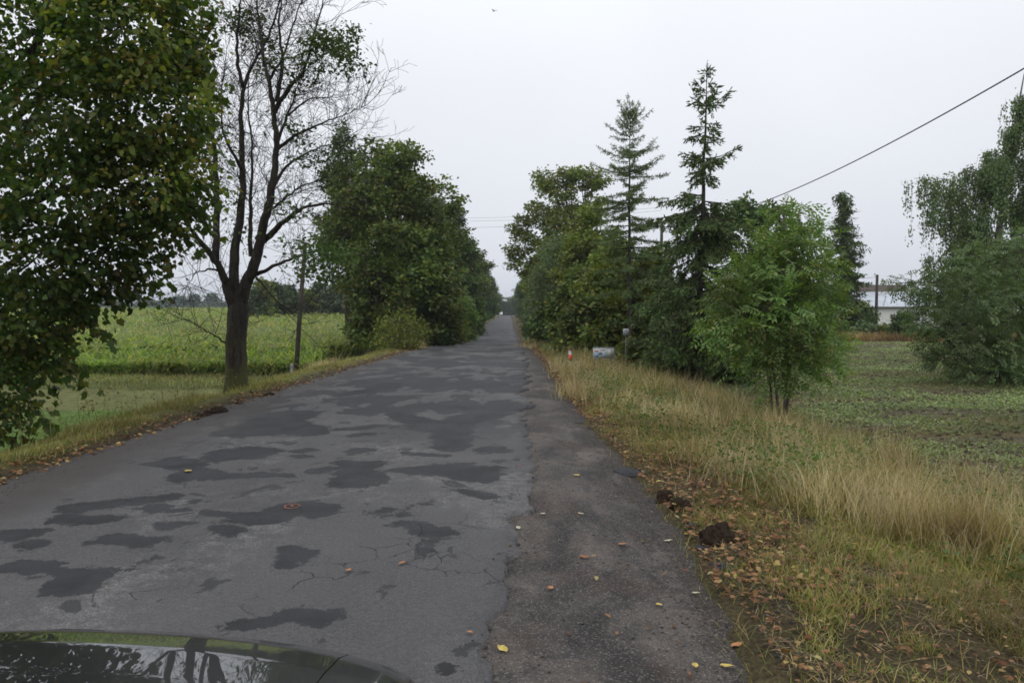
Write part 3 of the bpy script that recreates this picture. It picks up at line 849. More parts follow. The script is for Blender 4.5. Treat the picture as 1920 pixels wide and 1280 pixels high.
M_FAR = leaf_mat('far_leaf', [(0, (.030, .052, .022)), (.6, (.045, .070, .027)), (1, (.065, .085, .032))], .2, .35, .12)

# ------------------------------------------------------------------ LEFT: near maple hanging into the picture
mb = np.array([-9.6, 12.2, 0]); mb[2] = gz(mb[0], mb[1])
MLP = [(355, 95, 11.8, 62, 70), (240, 60, 10.8, 120, 110), (90, 60, 11.2, 150, 130), (300, -60, 12, 110, 100), (130, -130, 11.6, 190, 130),
             (365, 215, 12, 52, 72), (270, 210, 10.9, 115, 100), (110, 230, 10.6, 150, 110), (360, 335, 12.1, 50, 70), (262, 345, 11.1, 100, 90), (110, 370, 10.8, 140, 95),
             (300, 440, 11.8, 62, 55), (205, 470, 11.3, 85, 62), (70, 490, 10.9, 115, 80), (245, 530, 11.7, 40, 32), (160, 560, 11.4, 62, 45), (45, 590, 11, 90, 60),
             (80, 645, 11.3, 60, 40), (0, 680, 11, 62, 50), (10, 745, 11.2, 44, 36), (-40, 790, 11, 60, 50),
             (-120, 100, 11.5, 130, 150), (-150, 330, 11.5, 130, 130), (-130, 560, 11.3, 120, 100), (-280, 300, 12.5, 110, 200),
             (-30, -280, 12.3, 150, 90)]
ML = plobes(MLP)
MLY = [q for q, l in enumerate(MLP) if l[0] > 190 and l[1] < 400]
maple = broadleaf('maple_tree', 'large leafy maple at the left edge with low hanging boughs and yellowing leaves', 'tree', mb, ML, 101, LEAF_BROAD, M_MAPLE, BARK, .080, 122, 24, .115, .30, droop=.6, flat=.8, shell=.5, split=(MLY, M_MAPLE2))
# the leaves that stand out singly along its hanging edge
rng = rs(777)
crown = [c for c in maple.children if c.name.startswith('crown')][0]
gl = Geo(); gl.stamp(LEAF_MAPLE[0], LEAF_MAPLE[1], np.zeros((1, 3)), np.array([[0, 0, -1.]]), np.array([[0, -1., .2]]), 1.0)
leaf_me = gl.mesh('leaf'); leaf_me.materials.append(M_MAPLE)
fringe = [(430, 110), (436, 190), (432, 300), (420, 385), (375, 470), (318, 535), (270, 560), (215, 650), (168, 740), (150, 735), (105, 748), (118, 752), (90, 795), (60, 815), (205, 598), (260, 575), (300, 548), (390, 440), (428, 250), (425, 60)]
tw = Geo()
for u, v in fringe:
    end = at(u, v, 11.7)
    start = end + np.array([-.7, .1, .55]) + rng.normal(size=3) * .12
    P = curve(start, end, .12, rng, 6, .1); tw.tube(P - mb, np.linspace(.008, .003, 6), 3, False)
    for q in range(9):
        pnt = P[1 + q % 5] + rng.normal(size=3) * .05
        o = obj('leaf', leaf_me, None, crown, pnt - mb)
        s_ = .10 + .06 * rng.random(); o.scale = (s_,) * 3
        o.rotation_euler = (rng.normal() * .7, rng.normal() * .7, rng.random() * 6.28)
sp = Geo(); lv = Geo()
for (u, v, L_) in [(212, 655, 1.0), (170, 742, .9), (95, 802, 1.1), (60, 830, .9), (225, 600, .9), (262, 570, .8), (300, 552, .8), (330, 530, .8), (140, 690, 1.0), (110, 735, .9), (185, 640, .9), (150, 610, .9), (30, 850, .9), (5, 820, 1.1), (250, 520, .8), (375, 480, .7), (405, 445, .7), (195, 560, 1.0), (130, 660, 1.1), (70, 770, 1.1), (40, 700, 1.0)]:
    end = at(u, v, 11.2 + .8 * rng.random()); start = end + np.array([-.75 * L_, .15 * rng.normal(), .75 * L_])
    P = curve(start, end, .16, rng, 8, .06)
    sp.tube(P - mb, np.linspace(.010, .003, 8), 3, False)
    n = int(46 * L_); i_ = rng.random(n) * 6.99; k_ = i_.astype(int)
    pp = P[k_] + (P[k_ + 1] - P[k_]) * (i_ - k_)[:, None] + rng.normal(size=(n, 3)) * .06
    lv.stamp(LEAF_MAPLE[0], LEAF_MAPLE[1], pp - mb, rng.normal(size=(n, 3)) * .5 + np.array([.5, 0, -.8]), rng.normal(size=(n, 3)) * .6 + np.array([.3, -.3, .8]), .115 * (.7 + .6 * rng.random(n)))
tag(obj('hanging_twigs', sp.mesh('hanging_twigs'), BARK, maple), kind='stuff')
tag(obj('hanging_leaves', lv.mesh('hanging_leaves'), M_MAPLE, maple), kind='stuff')
tag(obj('fringe_twigs', tw.mesh('fringe_twigs'), BARK, maple), kind='stuff')

# ------------------------------------------------------------------ LEFT: half bare tree
bx, by = -5.72, 17.0
bb = np.array([bx, by, float(gz(bx, by))])
bare = thing('half_bare_tree', 'half bare roadside tree with forked dark trunk and thin leafless twigs', 'tree', bb)
rng = rs(202)
YB = 17.0
def ptrace(L, y0, y1):
    return np.array([at(u, v, Y) for (u, v), Y in zip(L, np.linspace(y0, y1, len(L)))])
def resample(P, n):
    d = np.concatenate([[0], np.cumsum(np.linalg.norm(np.diff(P, axis=0), axis=1))])
    tt = np.linspace(0, d[-1], n)
    # smooth interpolation
    out = np.stack([np.interp(tt, d, P[:, k]) for k in range(3)], -1)
    for _ in range(2):
        out[1:-1] = .25 * out[:-2] + .5 * out[1:-1] + .25 * out[2:]
    return out
tr = Geo()
P = resample(np.array([at(443, 745, YB), at(443, 728, YB), at(443, 690, YB), at(444, 645, YB), at(447, 605, YB), at(450, 575, YB), at(452, 545, YB)]), 14)
P[0, 2] = bb[2] - .15
rad = np.interp(np.linspace(0, 1, 14), [0, .12, .3, .6, .85, 1], [.30, .24, .225, .215, .21, .12])
tr.tube(P - bb, rad, 14, True, .16, rng)
obj('trunk', tr.mesh('trunk', True), BARK, bare)
limbs = [   # traced limb centre lines, r0, r1, depth end
 ([(443, 590), (430, 545), (418, 505), (400, 480), (382, 458), (362, 430), (345, 400)], .13, .035, 16.0),
 ([(408, 492), (411, 430), (413, 340), (404, 250), (398, 160), (388, 60), (380, -60)], .085, .012, 17.8),
 ([(446, 585), (441, 505), (447, 449), (457, 399), (461, 340), (460, 297), (457, 219), (466, 162), (476, 134), (494, 109), (522, 56), (532, 10), (540, -90)], .125, .012, 17.6),
 ([(463, 170), (452, 125), (455, 62), (463, 0), (460, -90)], .045, .010, 16.6),
 ([(448, 590), (463, 530), (475, 511), (487, 471), (498, 420), (510, 385), (518, 330), (524, 270), (519, 219), (510, 156), (500, 119), (494, 62), (490, 5), (492, -100)], .145, .012, 16.4),
 ([(494, 455), (535, 417), (572, 389), (616, 383), (650, 392)], .075, .012, 15.6),
 ([(484, 515), (525, 495), (563, 480), (600, 470), (632, 482)], .050, .010, 16.2),
 ([(483, 520), (500, 540), (516, 560), (535, 582), (562, 612)], .026, .006, 16.4),
 ([(425, 645), (405, 628), (391, 620), (363, 605), (340, 590)], .022, .005, 16.2),
 ([(519, 215), (547, 172), (579, 137), (591, 78), (610, 25), (622, -50)], .055, .008, 15.8),
 ([(523, 275), (547, 215), (566, 160), (575, 110)], .040, .008, 17.4),
 ([(524, 285), (560, 256), (619, 231), (650, 221), (675, 208), (694, 200)], .044, .005, 16.2),
 ([(545, 222), (585, 190), (640, 188), (672, 180)], .026, .005, 17.2),
 ([(515, 355), (541, 312), (579, 290), (612, 275), (660, 268)], .045, .007, 18.0),
 ([(524, 195), (538, 131), (530, 62), (537, 0), (540, -80)], .050, .010, 17.6),
 ([(474, 480), (472, 420), (476, 350), (480, 280), (470, 200), (478, 120)], .055, .010, 18.2),
 ([(458, 320), (440, 290), (425, 255), (420, 200), (432, 130)], .040, .008, 16.2),
 ([(505, 400), (540, 372), (570, 350), (610, 338), (640, 345)], .036, .006, 17.8),
 ([(420, 510), (395, 505), (372, 512), (350, 540)], .030, .006, 16.0),
 ([(510, 160), (540, 110), (556, 60), (575, 5), (590, -60)], .034, .007, 18.0),
]
tw = Geo(); leafpts = []
def twig(start, d, L, r, lvl):
    n = 4 if lvl else 3
    P = [start]; dd = d.copy()
    for k in range(n - 1):
        dd = nrm(dd + rng.normal(size=3) * .22 + np.array([0, 0, .07]))
        P.append(P[-1] + dd * L / (n - 1))
    P = np.array(P)
    tw.tube(P - bb, np.linspace(r, max(r * .4, .0035), n), 3, False)
    if lvl > 0:
        for k in range(rng.integers(3, 5)):
            i = rng.integers(1, n)
            side = nrm(np.cross(dd, rng.normal(size=3)))
            twig(P[i], nrm(dd * .8 + side * .8), L * (.35 + .3 * rng.random()), r * .55, lvl - 1)
    else:
        leafpts.append(P[-1])
for L, r0, r1, yend in limbs:
    P0 = ptrace(L, YB, yend)
    n = 4 * len(P0)
    P = resample(P0, n)
    P[1:] += (rng.random((n - 1, 3)) - .5) * .035
    g = Geo(); g.tube(P - bb, r1 + (r0 - r1) * (1 - np.linspace(0, 1, n)) ** 1.5, 8 if r0 > .05 else 5, True, .12, rng)
    obj('limb', g.mesh('limb', True), BARK, bare)
    Ltot = np.linalg.norm(np.diff(P, axis=0), axis=1).sum()
    T = nrm(np.gradient(P, axis=0))
    for k in range(int(Ltot * 11)):
        i = rng.integers(int(n * .22), n)
        side = nrm(np.cross(T[i], rng.normal(size=3)))
        twig(P[i], nrm(T[i] * .55 + side * .9 + np.array([0, 0, .15])), .35 + .75 * rng.random(), .008, 2 if rng.random() < .75 else 1)
    twig(P[-1], T[-1], .9, .008, 2)
o = obj('twigs', tw.mesh('twigs'), TWIG, bare); tag(o, kind='stuff')
# the few boughs still in leaf
lc = []
for u, v, Y, ru, rv, n in [(625, 85, 16, 34, 16, 55), (655, 120, 16, 22, 16, 36), (668, 72, 16, 10, 10, 12), (600, 100, 16.4, 24, 22, 26), (585, 130, 16.5, 30, 30, 22), (480, 50, 17.2, 28, 26, 30), (520, 110, 17, 26, 40, 26), (455, 60, 17, 26, 26, 22),
                         (600, 470, 15.9, 38, 20, 55), (590, 505, 16, 36, 18, 42), (640, 480, 16, 22, 16, 24), (560, 395, 16, 40, 20, 16), (555, 250, 17, 30, 20, 18), (600, 300, 17, 34, 22, 20), (470, 430, 17, 40, 60, 14), (430, 330, 17, 30, 60, 16), (400, 300, 17.3, 25, 80, 18), (550, 160, 17, 40, 30, 16)]:
    c = at(u, v, Y)
    lc.append(c + rng.normal(size=(n, 3)) * np.array([ru / FPX * Y * .55, .35, rv / FPX * Y * .55]))
lc = np.concatenate(lc)
g = Geo(); leafy(g, lc - bb, 9, .10, .085, LEAF_OVAL, rng, None, .3, .8)
o = obj('crown', g.mesh('crown'), M_DARK, bare); tag(o, kind='stuff')

# ------------------------------------------------------------------ LEFT: roadside row
def foot(X, Y): return np.array([X, Y, float(gz(X, Y))])
b = foot(-7.0, 44)
broadleaf('roadside_tree', 'tall dense green roadside tree behind the half bare tree, widest of the left row', 'tree', b,
          plobes([(740, 300, 44, 50, 40), (700, 320, 43, 50, 40), (768, 345, 44, 38, 42), (720, 390, 42, 75, 60), (795, 410, 43, 38, 46), (660, 410, 43, 52, 48), (635, 460, 43, 32, 30), (700, 470, 41.5, 75, 60), (785, 478, 42, 58, 56), (828, 470, 44, 26, 42),
                  (680, 535, 41.5, 40, 45), (745, 545, 41, 70, 60), (815, 545, 42, 52, 60), (690, 600, 42, 36, 42), (672, 625, 42, 22, 26), (760, 610, 42, 60, 46), (820, 600, 43, 44, 44), (655, 350, 45, 40, 40), (830, 510, 45, 36, 50), (740, 420, 48, 110, 110), (740, 560, 48, 90, 70)]),
          301, LEAF_FAR, M_LIME, BARK, .205, 40, 22, .19, .32, group='trees of the left roadside row', droop=.4, sub=6, subf=.4)
b = foot(-10.2, 52)
broadleaf('roadside_tree', 'dark narrow tree crown rising left of the dense roadside tree', 'tree', b,
          plobes([(645, 265, 52, 26, 26), (655, 310, 52, 34, 36), (640, 350, 52, 36, 40), (650, 420, 52, 40, 50), (655, 500, 52, 42, 50)]),
          302, LEAF_FAR, M_DARK, BARK, .18, 46, 22, .19, .24, group='trees of the left roadside row', sub=6)
row = [(-6.5, 62, 10.7, 3.9, 'second tree of the left roadside row, just beyond the widest one'), (-6.2, 78, 13.0, 4.7, 'third tree of the left roadside row, rounded dark crown'), (-6.2, 97, 13.2, 4.9, 'fourth tree of the left roadside row, lower dark crown'),
       (-5.9, 120, 13.0, 4.9, 'fifth tree of the left roadside row, small in the distance'), (-5.6, 150, 12.5, 4.8, 'sixth tree of the left roadside row, far down the road'), (-5.4, 190, 12, 4.8, 'seventh tree of the left row, well before the white car'), (-5.4, 240, 11.5, 4.8, 'eighth tree of the left row, nearer than the white car'),
       (-5.6, 300, 11.5, 5.0, 'last tree of the left row, close before the white car')]
proto = {}
def gen_lobes(rng, h, r, n=15, low=.1):
    out = []
    for k in range(n):
        f = low + (1 - low) * (k + .5) / n
        prof = math.sin(min(1, max(.06, (1.04 - f) / .62)) * PI / 2) * (1 if f > .25 else .8)
        a = k * 2.4 + rng.random() * .7
        rr_ = r * prof * (.50 + .22 * rng.random())
        lr = r * (.34 + .12 * rng.random()) * (.6 + .4 * prof)
        out.append((math.cos(a) * rr_, math.sin(a) * rr_, h * f - lr * .35, lr, lr, lr * .85))
    out.append((0, 0, h * .55, r * .6, r * .6, h * .3))
    return out
def generic(name, label, cat, base, h, r, seed, mat, size=.2, density=26, per=22, group=None, spread=.3, low=.1, trunk_r=.2, stems=1, leaf=LEAF_FAR, n=15, bark=None, droop=.35):
    L = [(q[0] + base[0], q[1] + base[1], q[2] + base[2], q[3], q[4], q[5]) for q in gen_lobes(rs(seed), h, r, n, low)]
    return broadleaf(name, label, cat, base, L, seed, leaf, mat, bark, size * 1.13, density * .82, int(per * .82), spread * .74, trunk_r, stems=stems, group=group, droop=droop, sub=5, subf=.42)
for k, (X, Y, h, r, lab) in enumerate(row):
    bse = foot(X, Y)
    if k < 3:
        o = generic('roadside_tree', lab, 'tree', bse, h, r, 310 + k, [M_LIME, M_DARK, M_LIME][k], .22, 34, 26, 'trees of the left roadside row')
        proto[k] = o
    else:
        o = copy_tree(proto[k % 3]); o.location = bse; o['label'] = lab
        s_ = h / row[k % 3][2]; o.scale = (r / row[k % 3][3],) * 2 + (s_,); o.rotation_euler = (0, 0, k * 1.3)
# shrubs at their feet
broadleaf('shrub', 'yellow green rounded shrub at the foot of the dense left roadside tree', 'shrub', foot(-5.0, 36.4),
          plobes([(747, 605, 36, 32, 24), (722, 622, 36, 26, 24), (772, 622, 36, 27, 26), (747, 638, 35.5, 44, 22), (728, 648, 36, 24, 16), (766, 646, 36, 24, 16)]), 330, LEAF_DIAMOND, M_YELLOWG, None, .10, 60, 26, .2, .05, stems=4)
for k, (u, v, Y, ru, rv, mt, lab) in enumerate([(818, 612, 43, 30, 26, M_DARK, 'dark green shrub right of the yellow green shrub'), (845, 595, 50, 26, 28, M_OLIVE, 'olive shrub under the second tree of the left row'),
                                            (872, 590, 58, 22, 30, M_BRIGHT, 'bright green shrub leaning towards the road under the left row'), (896, 585, 78, 14, 22, M_DARK, 'small dark shrub beside the road under the third tree of the left row'), (800, 560, 46, 34, 34, M_LIME, 'taller green shrub between the first two trees of the left row')]):
    c = at(u, v, Y); bse = foot(c[0], Y)
    r = ru / FPX * Y; h = c[2] - bse[2] + rv / FPX * Y
    generic('shrub', lab, 'shrub', bse, h, r * 1.15, 340 + k, mt, .14, 34, 22, 'shrubs under the left roadside row', .25, .12, .05, 4, n=10)

# ------------------------------------------------------------------ RIGHT: tall roadside tree and its row
b = foot(5.2, 62)
broadleaf('roadside_tree', 'tall olive tree with gappy crown, rising over the right thicket', 'tree', b,
          plobes([(1065, 335, 62, 42, 26), (1025, 345, 62, 30, 28), (1105, 350, 62, 34, 30), (1060, 385, 61, 50, 34), (1020, 400, 62, 34, 30), (1105, 405, 62, 40, 34), (975, 425, 62, 24, 18), (1050, 445, 61, 55, 36), (962, 475, 62, 22, 18), (995, 455, 62, 26, 24), (985, 500, 62, 34, 22),
                  (1040, 510, 61, 55, 40), (1100, 470, 62, 50, 45), (1010, 560, 61, 36, 40), (1070, 570, 61, 50, 45)]), 401, LEAF_FAR, M_OLIVE, BARK, .20, 36, 22, .20, .26, group='trees of the right roadside row', shell=.5, sub=5, subf=.42)
rrow = [(5.4, 84, 9.5, 3.0, 'second tree of the right row, partly hidden behind the thicket'), (5.5, 104, 11, 3.4, 'third tree of the right roadside row, dark and far'), (5.5, 128, 11, 3.6, 'fourth tree of the right roadside row, far down the road'),
        (5.8, 160, 11.5, 4.0, 'fifth tree of the right roadside row, where the road narrows'), (6.2, 200, 11.5, 4.2, 'sixth tree of the right roadside row, small and dim'), (6.6, 255, 11.5, 4.4, 'seventh tree of the right roadside row, nearly at the road end'), (6.4, 315, 9.5, 4.2, 'last tree of the right roadside row')]
for k, (X, Y, h, r, lab) in enumerate(rrow):
    o = copy_tree(proto[(k + 1) % 3]); o.location = foot(X, Y); o['label'] = lab; o['group'] = 'trees of the right roadside row'
    q = row[(k + 1) % 3]; o.scale = (r / q[3], r / q[3], h / q[2]); o.rotation_euler = (0, 0, 2.1 * k + .6)
for k, (X, Y, h, lab) in enumerate([(-3.2, 400, 10, 'hazy tree closing the view at the left of the road end'), (2.0, 412, 9, 'hazy tree closing the view in the middle of the road end'), (7.5, 404, 10.5, 'hazy tree closing the view at the right of the road end')]):
    o = copy_tree(proto[k]); o.location = foot(X, Y); o['label'] = lab; o['group'] = 'trees at the end of the road'
    q = row[k]; o.scale = (1.5, 1.5, h / q[2]); o.rotation_euler = (0, 0, k)
# thicket
thk = [(1000, 545, 48, 34, 48, M_GREY, 'grey green willow shrub at the road end of the right thicket'), (1045, 520, 44, 62, 75, M_GREY, 'tall grey green willow in the right thicket'), (1110, 490, 40, 80, 95, M_OLIVE, 'olive green bushy tree in the right thicket beside the larch'),
       (1090, 570, 36, 55, 62, M_LIME, 'dense green bush in front of the right thicket, left of the white board'), (1150, 550, 32, 70, 95, M_OLIVE, 'yellowish green bush left of the larch trunk'), (1040, 600, 40, 44, 44, M_DARK, 'low dark bush at the edge of the right thicket beside the shoulder'),
       (1105, 610, 30, 52, 44, M_LIME, 'low green bush right behind the white board'), (1205, 565, 30, 52, 66, M_YELLOWG, 'pale yellow green bush right of the larch trunk'), (985, 590, 60, 18, 26, M_DARK, 'farthest low bush of the right thicket'),
       (1250, 600, 34, 60, 60, M_DARK, 'dark bush behind the low spruce, between larch and tall spruce'), (1340, 610, 30, 60, 60, M_DARK, 'dark bush behind the tall spruce, left of the ash'), (1225, 530, 33, 40, 60, M_LIME, 'tall green bush right behind the larch, hiding the utility pole foot'),
       (1262, 690, 21.5, 50, 34, M_DARK, 'low dark brush at the foot of the tall spruce, left of its trunk'), (1366, 655, 24, 50, 50, M_DARK, 'dark green brush between the tall spruce trunk and the ash'), (1200, 680, 24, 40, 28, M_LIME, 'low green brush right of the white board')]
for k, (u, v, Y, ru, rv, mt, lab) in enumerate(thk):
    c = at(u, v, Y); bse = foot(max(c[0], float(XR(Y)) + .9), Y)
    r = ru / FPX * Y; h = c[2] + rv / FPX * Y - bse[2]
    generic('thicket_bush', lab, 'bush', bse, h, r * 1.15, 420 + k, mt, .15 if mt is not M_GREY else .15, 52, 28, 'bushes of the right thicket', .24, .10, .06, 4, LEAF_NARROW if mt is M_GREY else LEAF_FAR, 16)
b = foot(12.0, 40)
broadleaf('broadleaf_tree', 'dark green broadleaf tree half hidden between the spruce and the ash', 'tree', b,
          plobes([(1395, 408, 40, 46, 36), (1440, 400, 40, 40, 26), (1360, 440, 40, 44, 44), (1430, 470, 39, 50, 46), (1480, 450, 40, 34, 34), (1390, 520, 39, 55, 50), (1460, 540, 39, 55, 60), (1400, 590, 39, 60, 40)]),
          440, LEAF_FAR, M_DARK, BARK, .20, 46, 24, .2, .2, sub=5)

# ------------------------------------------------------------------ conifers
def conifer(name, label, base, apex, whorls, seed, mat, kind, trunk_r, group=None):
    """whorls: (z above base, branch length, start angle deg, tip lift, count)"""
    rng = rs(seed); base = np.asarray(base, float); apex = np.asarray(apex, float) - base
    root = thing(name, label, 'tree', base, group)
    tr = Geo(); n = 16
    zz = np.linspace(-.15, 1, n) ; P = np.stack([apex[0] * np.clip(zz, 0, 1), apex[1] * np.clip(zz, 0, 1), apex[2] * zz], -1)
    P[:, :2] += rng.normal(size=(n, 2)) * .012
    P[0, 2] = -.15
    tr.tube(P, np.maximum(trunk_r * (1 - np.linspace(0, 1, n)) ** .9, .008), 8, True, .1, rng)
    obj('trunk', tr.mesh('trunk', True), BARK, root)
    br = Geo(); nd = Geo()
    for (z, Lb, ang, lift, cnt) in whorls:
        a0 = rng.random() * 6.28
        for k in range(cnt):
            az = a0 + 2 * PI * k / cnt + rng.normal() * .22
            if kind != 'far' and rng.random() < (.16 if kind == 'spruce' else .06): continue
            L = Lb * ((.55 + .65 * rng.random()) if kind == 'spruce' else (.5 + .85 * rng.random()))
            zz_ = z + rng.normal() * (.09 if kind != 'far' else .05)
            f = zz_ / apex[2]
            o_ = np.array([apex[0] * f, apex[1] * f, zz_])
            s = np.linspace(0, 1, 9)
            el = R(ang) + rng.normal() * .08
            h = np.array([math.cos(az), math.sin(az)])
            drop = math.sin(el) * s * L + lift * L * (s ** 2.4)
            B = np.column_stack([o_[0] + h[0] * L * s * math.cos(el), o_[1] + h[1] * L * s * math.cos(el), o_[2] + drop])
            br.tube(B, np.linspace(.006 + .012 * L, .004, 9), 4, False)
            # branchlets
            m = max(5, int(L * (29 if kind == 'spruce' else 5 if kind == 'far' else 30)))
            ss = .1 + .9 * np.sort(rng.random(m)) if kind == 'spruce' else .08 + .92 * np.sort(rng.random(m))
            for q in ss:
                i = q * 8; i0 = min(int(i), 7); pnt = B[i0] + (B[i0 + 1] - B[i0]) * (i - i0); T = nrm(B[i0 + 1] - B[i0])
                sd = 1 if rng.random() < .5 else -1
                side = np.array([-h[1] * sd, h[0] * sd, 0])
                if kind == 'spruce':
                    bl = (.10 + .34 * L * (1 - q) ** .8 * .55) * (.6 + .7 * rng.random())
                    d = nrm(T * .75 + side * (.8 * rng.random() + .15) + np.array([0, 0, -.35 - .55 * rng.random() * (1 - q)]))
                    ns = max(4, int(bl / .022))
                    tt = np.linspace(0, 1, ns)[:, None]
                    Pp = pnt + d * bl * tt + np.array([0, 0, -.28 * bl]) * tt ** 2
                    Dn = d + rng.normal(size=(ns, 3)) * .5
                    nd.stamp([(0, 0, 0), (.35, .17, 0), (1, 0, -.06), (.35, -.17, 0)], [[0, 1, 2], [0, 2, 3]], Pp, Dn, rng.normal(size=(ns, 3)), .115 * (.7 + .6 * rng.random(ns)))
                else:
                    bl = (.06 + .22 * L * (1 - q) ** .7 * .6) * (.5 + .8 * rng.random())
                    d = nrm(T * .7 + side * (.9 * rng.random()) + np.array([0, 0, .10 - .55 * rng.random()]))
                    ns = max(4, int(bl / .018))
                    tt = np.linspace(0, 1, ns)[:, None]
                    Pp = pnt + d * bl * tt + np.array([0, 0, -.15 * bl]) * tt ** 2
                    Dn = d * .5 + rng.normal(size=(ns, 3)) * .8
                    nd.stamp([(0, 0, 0), (.4, .10, 0), (1, 0, 0), (.4, -.10, 0)], [[0, 1, 2], [0, 2, 3]], Pp, Dn, rng.normal(size=(ns, 3)), .110 * (.7 + .6 * rng.random(ns)))
            nd.stamp([(0, 0, 0), (.35, .14, 0), (1, 0, 0), (.35, -.14, 0)], [[0, 1, 2], [0, 2, 3]], B[5:], np.repeat([nrm(B[-1] - B[-2])], 4, 0), rng.normal(size=(4, 3)), .12)
    # leader
    tp = apex + np.array([0, 0, -.5]) * np.linspace(0, 1, 26)[:, None]
    nd.stamp([(0, 0, 0), (.4, .12, 0), (1, 0, 0), (.4, -.12, 0)], [[0, 1, 2], [0, 2, 3]], tp, rng.normal(size=(26, 3)) * .5 + np.array([0, 0, .7]), rng.normal(size=(26, 3)), .07)
    tag(obj('branches', br.mesh('branches', True), TWIG, root), kind='stuff')
    c = obj('crown', nd.mesh('crown'), mat, root); tag(c, kind='stuff')
    return root

def pw(L, Y, base):
    """whorls from photo rows: (v, half width px, angle, lift, count)"""
    return [(CAMH - (v - VY) / FPX * Y - base[2], w / FPX * Y, a, lf, c) for v, w, a, lf, c in L]
YS = 20.5
bs = foot((1309 - VX) / FPX * YS, YS)
conifer('spruce_tree', 'tall dark spruce with ragged top standing left of the bright ash', bs, at(1322, 122, YS),
        pw([(150, 12, 40, .1, 4), (170, 24, 28, .3, 5), (190, 14, 10, .1, 4), (215, 46, 12, .42, 5), (230, 34, -8, .1, 5), (248, 30, -18, .05, 5), (265, 26, -22, .05, 4), (290, 66, 2, .26, 5), (300, 54, -12, .12, 6), (318, 46, -24, .05, 6), (335, 34, -32, .0, 4),
            (378, 80, -4, .0, 7), (392, 105, -12, .02, 8), (412, 104, -20, .02, 8), (435, 116, -20, .04, 8), (460, 120, -24, .06, 8), (488, 116, -22, .04, 7), (515, 128, -20, .04, 8), (545, 135, -20, .05, 8), (572, 132, -18, .05, 7), (600, 138, -16, .04, 7), (628, 132, -12, .02, 7), (655, 110, -8, .0, 6)], YS, bs),
        501, M_SPRUCE, 'spruce', .13)
YS2 = 24
bs2 = foot((1235 - VX) / FPX * YS2, YS2)
conifer('spruce_tree', 'low bushy spruce left of the tall spruce, boughs sweeping the weeds', bs2, at(1240, 505, YS2),
        pw([(530, 30, -5, .1, 6), (550, 55, -14, .05, 7), (572, 68, -18, .05, 8), (595, 78, -18, .05, 8), (620, 84, -16, .04, 8), (645, 82, -12, .03, 8), (668, 70, -8, .0, 7)], YS2, bs2), 502, M_SPRUCE, 'spruce', .09)
YLc = 29
bl_ = foot((1180 - VX) / FPX * YLc, YLc)
conifer('larch_tree', 'slender sparse larch with wispy upswept branches beside the spruce', bl_, at(1179, 198, YLc),
        pw([(208, 10, 55, .2, 4), (216, 18, 45, .2, 5), (224, 26, 40, .2, 6), (234, 32, 35, .2, 7), (244, 38, 28, .2, 7), (256, 42, 20, .2, 6), (268, 36, 10, .15, 5), (280, 44, 5, .15, 5), (292, 60, 10, .22, 6), (306, 46, -6, .15, 5), (320, 66, 6, .25, 6), (336, 60, -4, .12, 5), (350, 76, 4, .28, 5), (364, 50, -8, .1, 5), (376, 66, -8, .06, 6), (388, 78, 0, .06, 5), (402, 60, -10, .05, 5), (414, 66, -8, .05, 5), (426, 90, -2, .06, 6), (446, 70, -8, .08, 6), (462, 84, -6, .05, 6), (480, 74, -10, .05, 6), (500, 80, -8, .04, 6), (520, 80, -10, .04, 6), (545, 78, -8, .04, 6)], YLc, bl_),
        503, M_LARCH, 'larch', .11)
YS3 = 62
bs3 = foot((1592 - VX) / FPX * YS3, YS3)
wh3 = []
for v in range(372, 625, 12):
    f = (v - 360) / 265.0
    wh3.append((v, 18 + 34 * f ** .8, -16, .12, 6))
sp3 = conifer('spruce_tree', 'dark conical spruce in the distance behind the bright ash, left of the barn', bs3, at(1578, 358, YS3), pw(wh3, YS3, bs3), 504, M_SPRUCE, 'far', .16)
# its needles are bigger bunches: dense boughs
rng = rs(505); g = Geo()
cc = []
for v in range(362, 632, 9):
    f = (v - 358) / 270.0
    for k in range(7):
        r = (10 + 46 * f ** .75) / FPX * YS3 * (.45 + .75 * rng.random()); a = rng.random() * 6.28
        n = max(4, int(r * 9)); q = np.linspace(.05, 1, n)
        c0 = at(1579 + 12 * f, v + rng.normal() * 3, YS3)
        cc.append(np.column_stack([c0[0] + r * q * np.cos(a), c0[1] + r * q * np.sin(a), c0[2] - .55 * r * q + .25 * r * q ** 3 - .12 * rng.random(n)]) + rng.normal(size=(n, 3)) * .05)
cc = np.concatenate(cc) - bs3
leafy(g, cc, 8, .11, .30, LEAF_NARROW, rng, None, .8, .7)
o = obj('boughs', g.mesh('boughs'), M_SPRUCE, sp3); tag(o, kind='stuff')

# ------------------------------------------------------------------ RIGHT: young ash
YA = 13.6
ba = foot((1470 - VX) / FPX * YA, YA)
rng = rs(601)
ash = thing('young_ash_tree', 'bright green young ash with several thin stems rising from dry grass', 'tree', ba)
st = Geo()
stems = [[(1452, 815), (1450, 760), (1446, 690), (1436, 600), (1420, 520), (1405, 450)], [(1470, 825), (1475, 760), (1480, 690), (1482, 610), (1478, 520), (1470, 430), (1466, 392)], [(1474, 820), (1482, 740), (1500, 650), (1520, 560), (1535, 480)],
         [(1466, 815), (1460, 740), (1445, 650), (1400, 590), (1360, 570)], [(1480, 620), (1465, 575), (1455, 540), (1440, 470)], [(1484, 690), (1510, 660), (1540, 640), (1560, 625)]]
for k, s_ in enumerate(stems):
    P = resample(ptrace(s_, YA, YA + rng.normal() * .4), 18)
    if k < 4: P[0, 2] = ba[2] - .1
    g = Geo(); g.tube(P - ba, np.linspace(.030 if k < 4 else .016, .006, 18), 6, True, .1, rng)
    obj('stem', g.mesh('stem', True), BARK_G, ash)
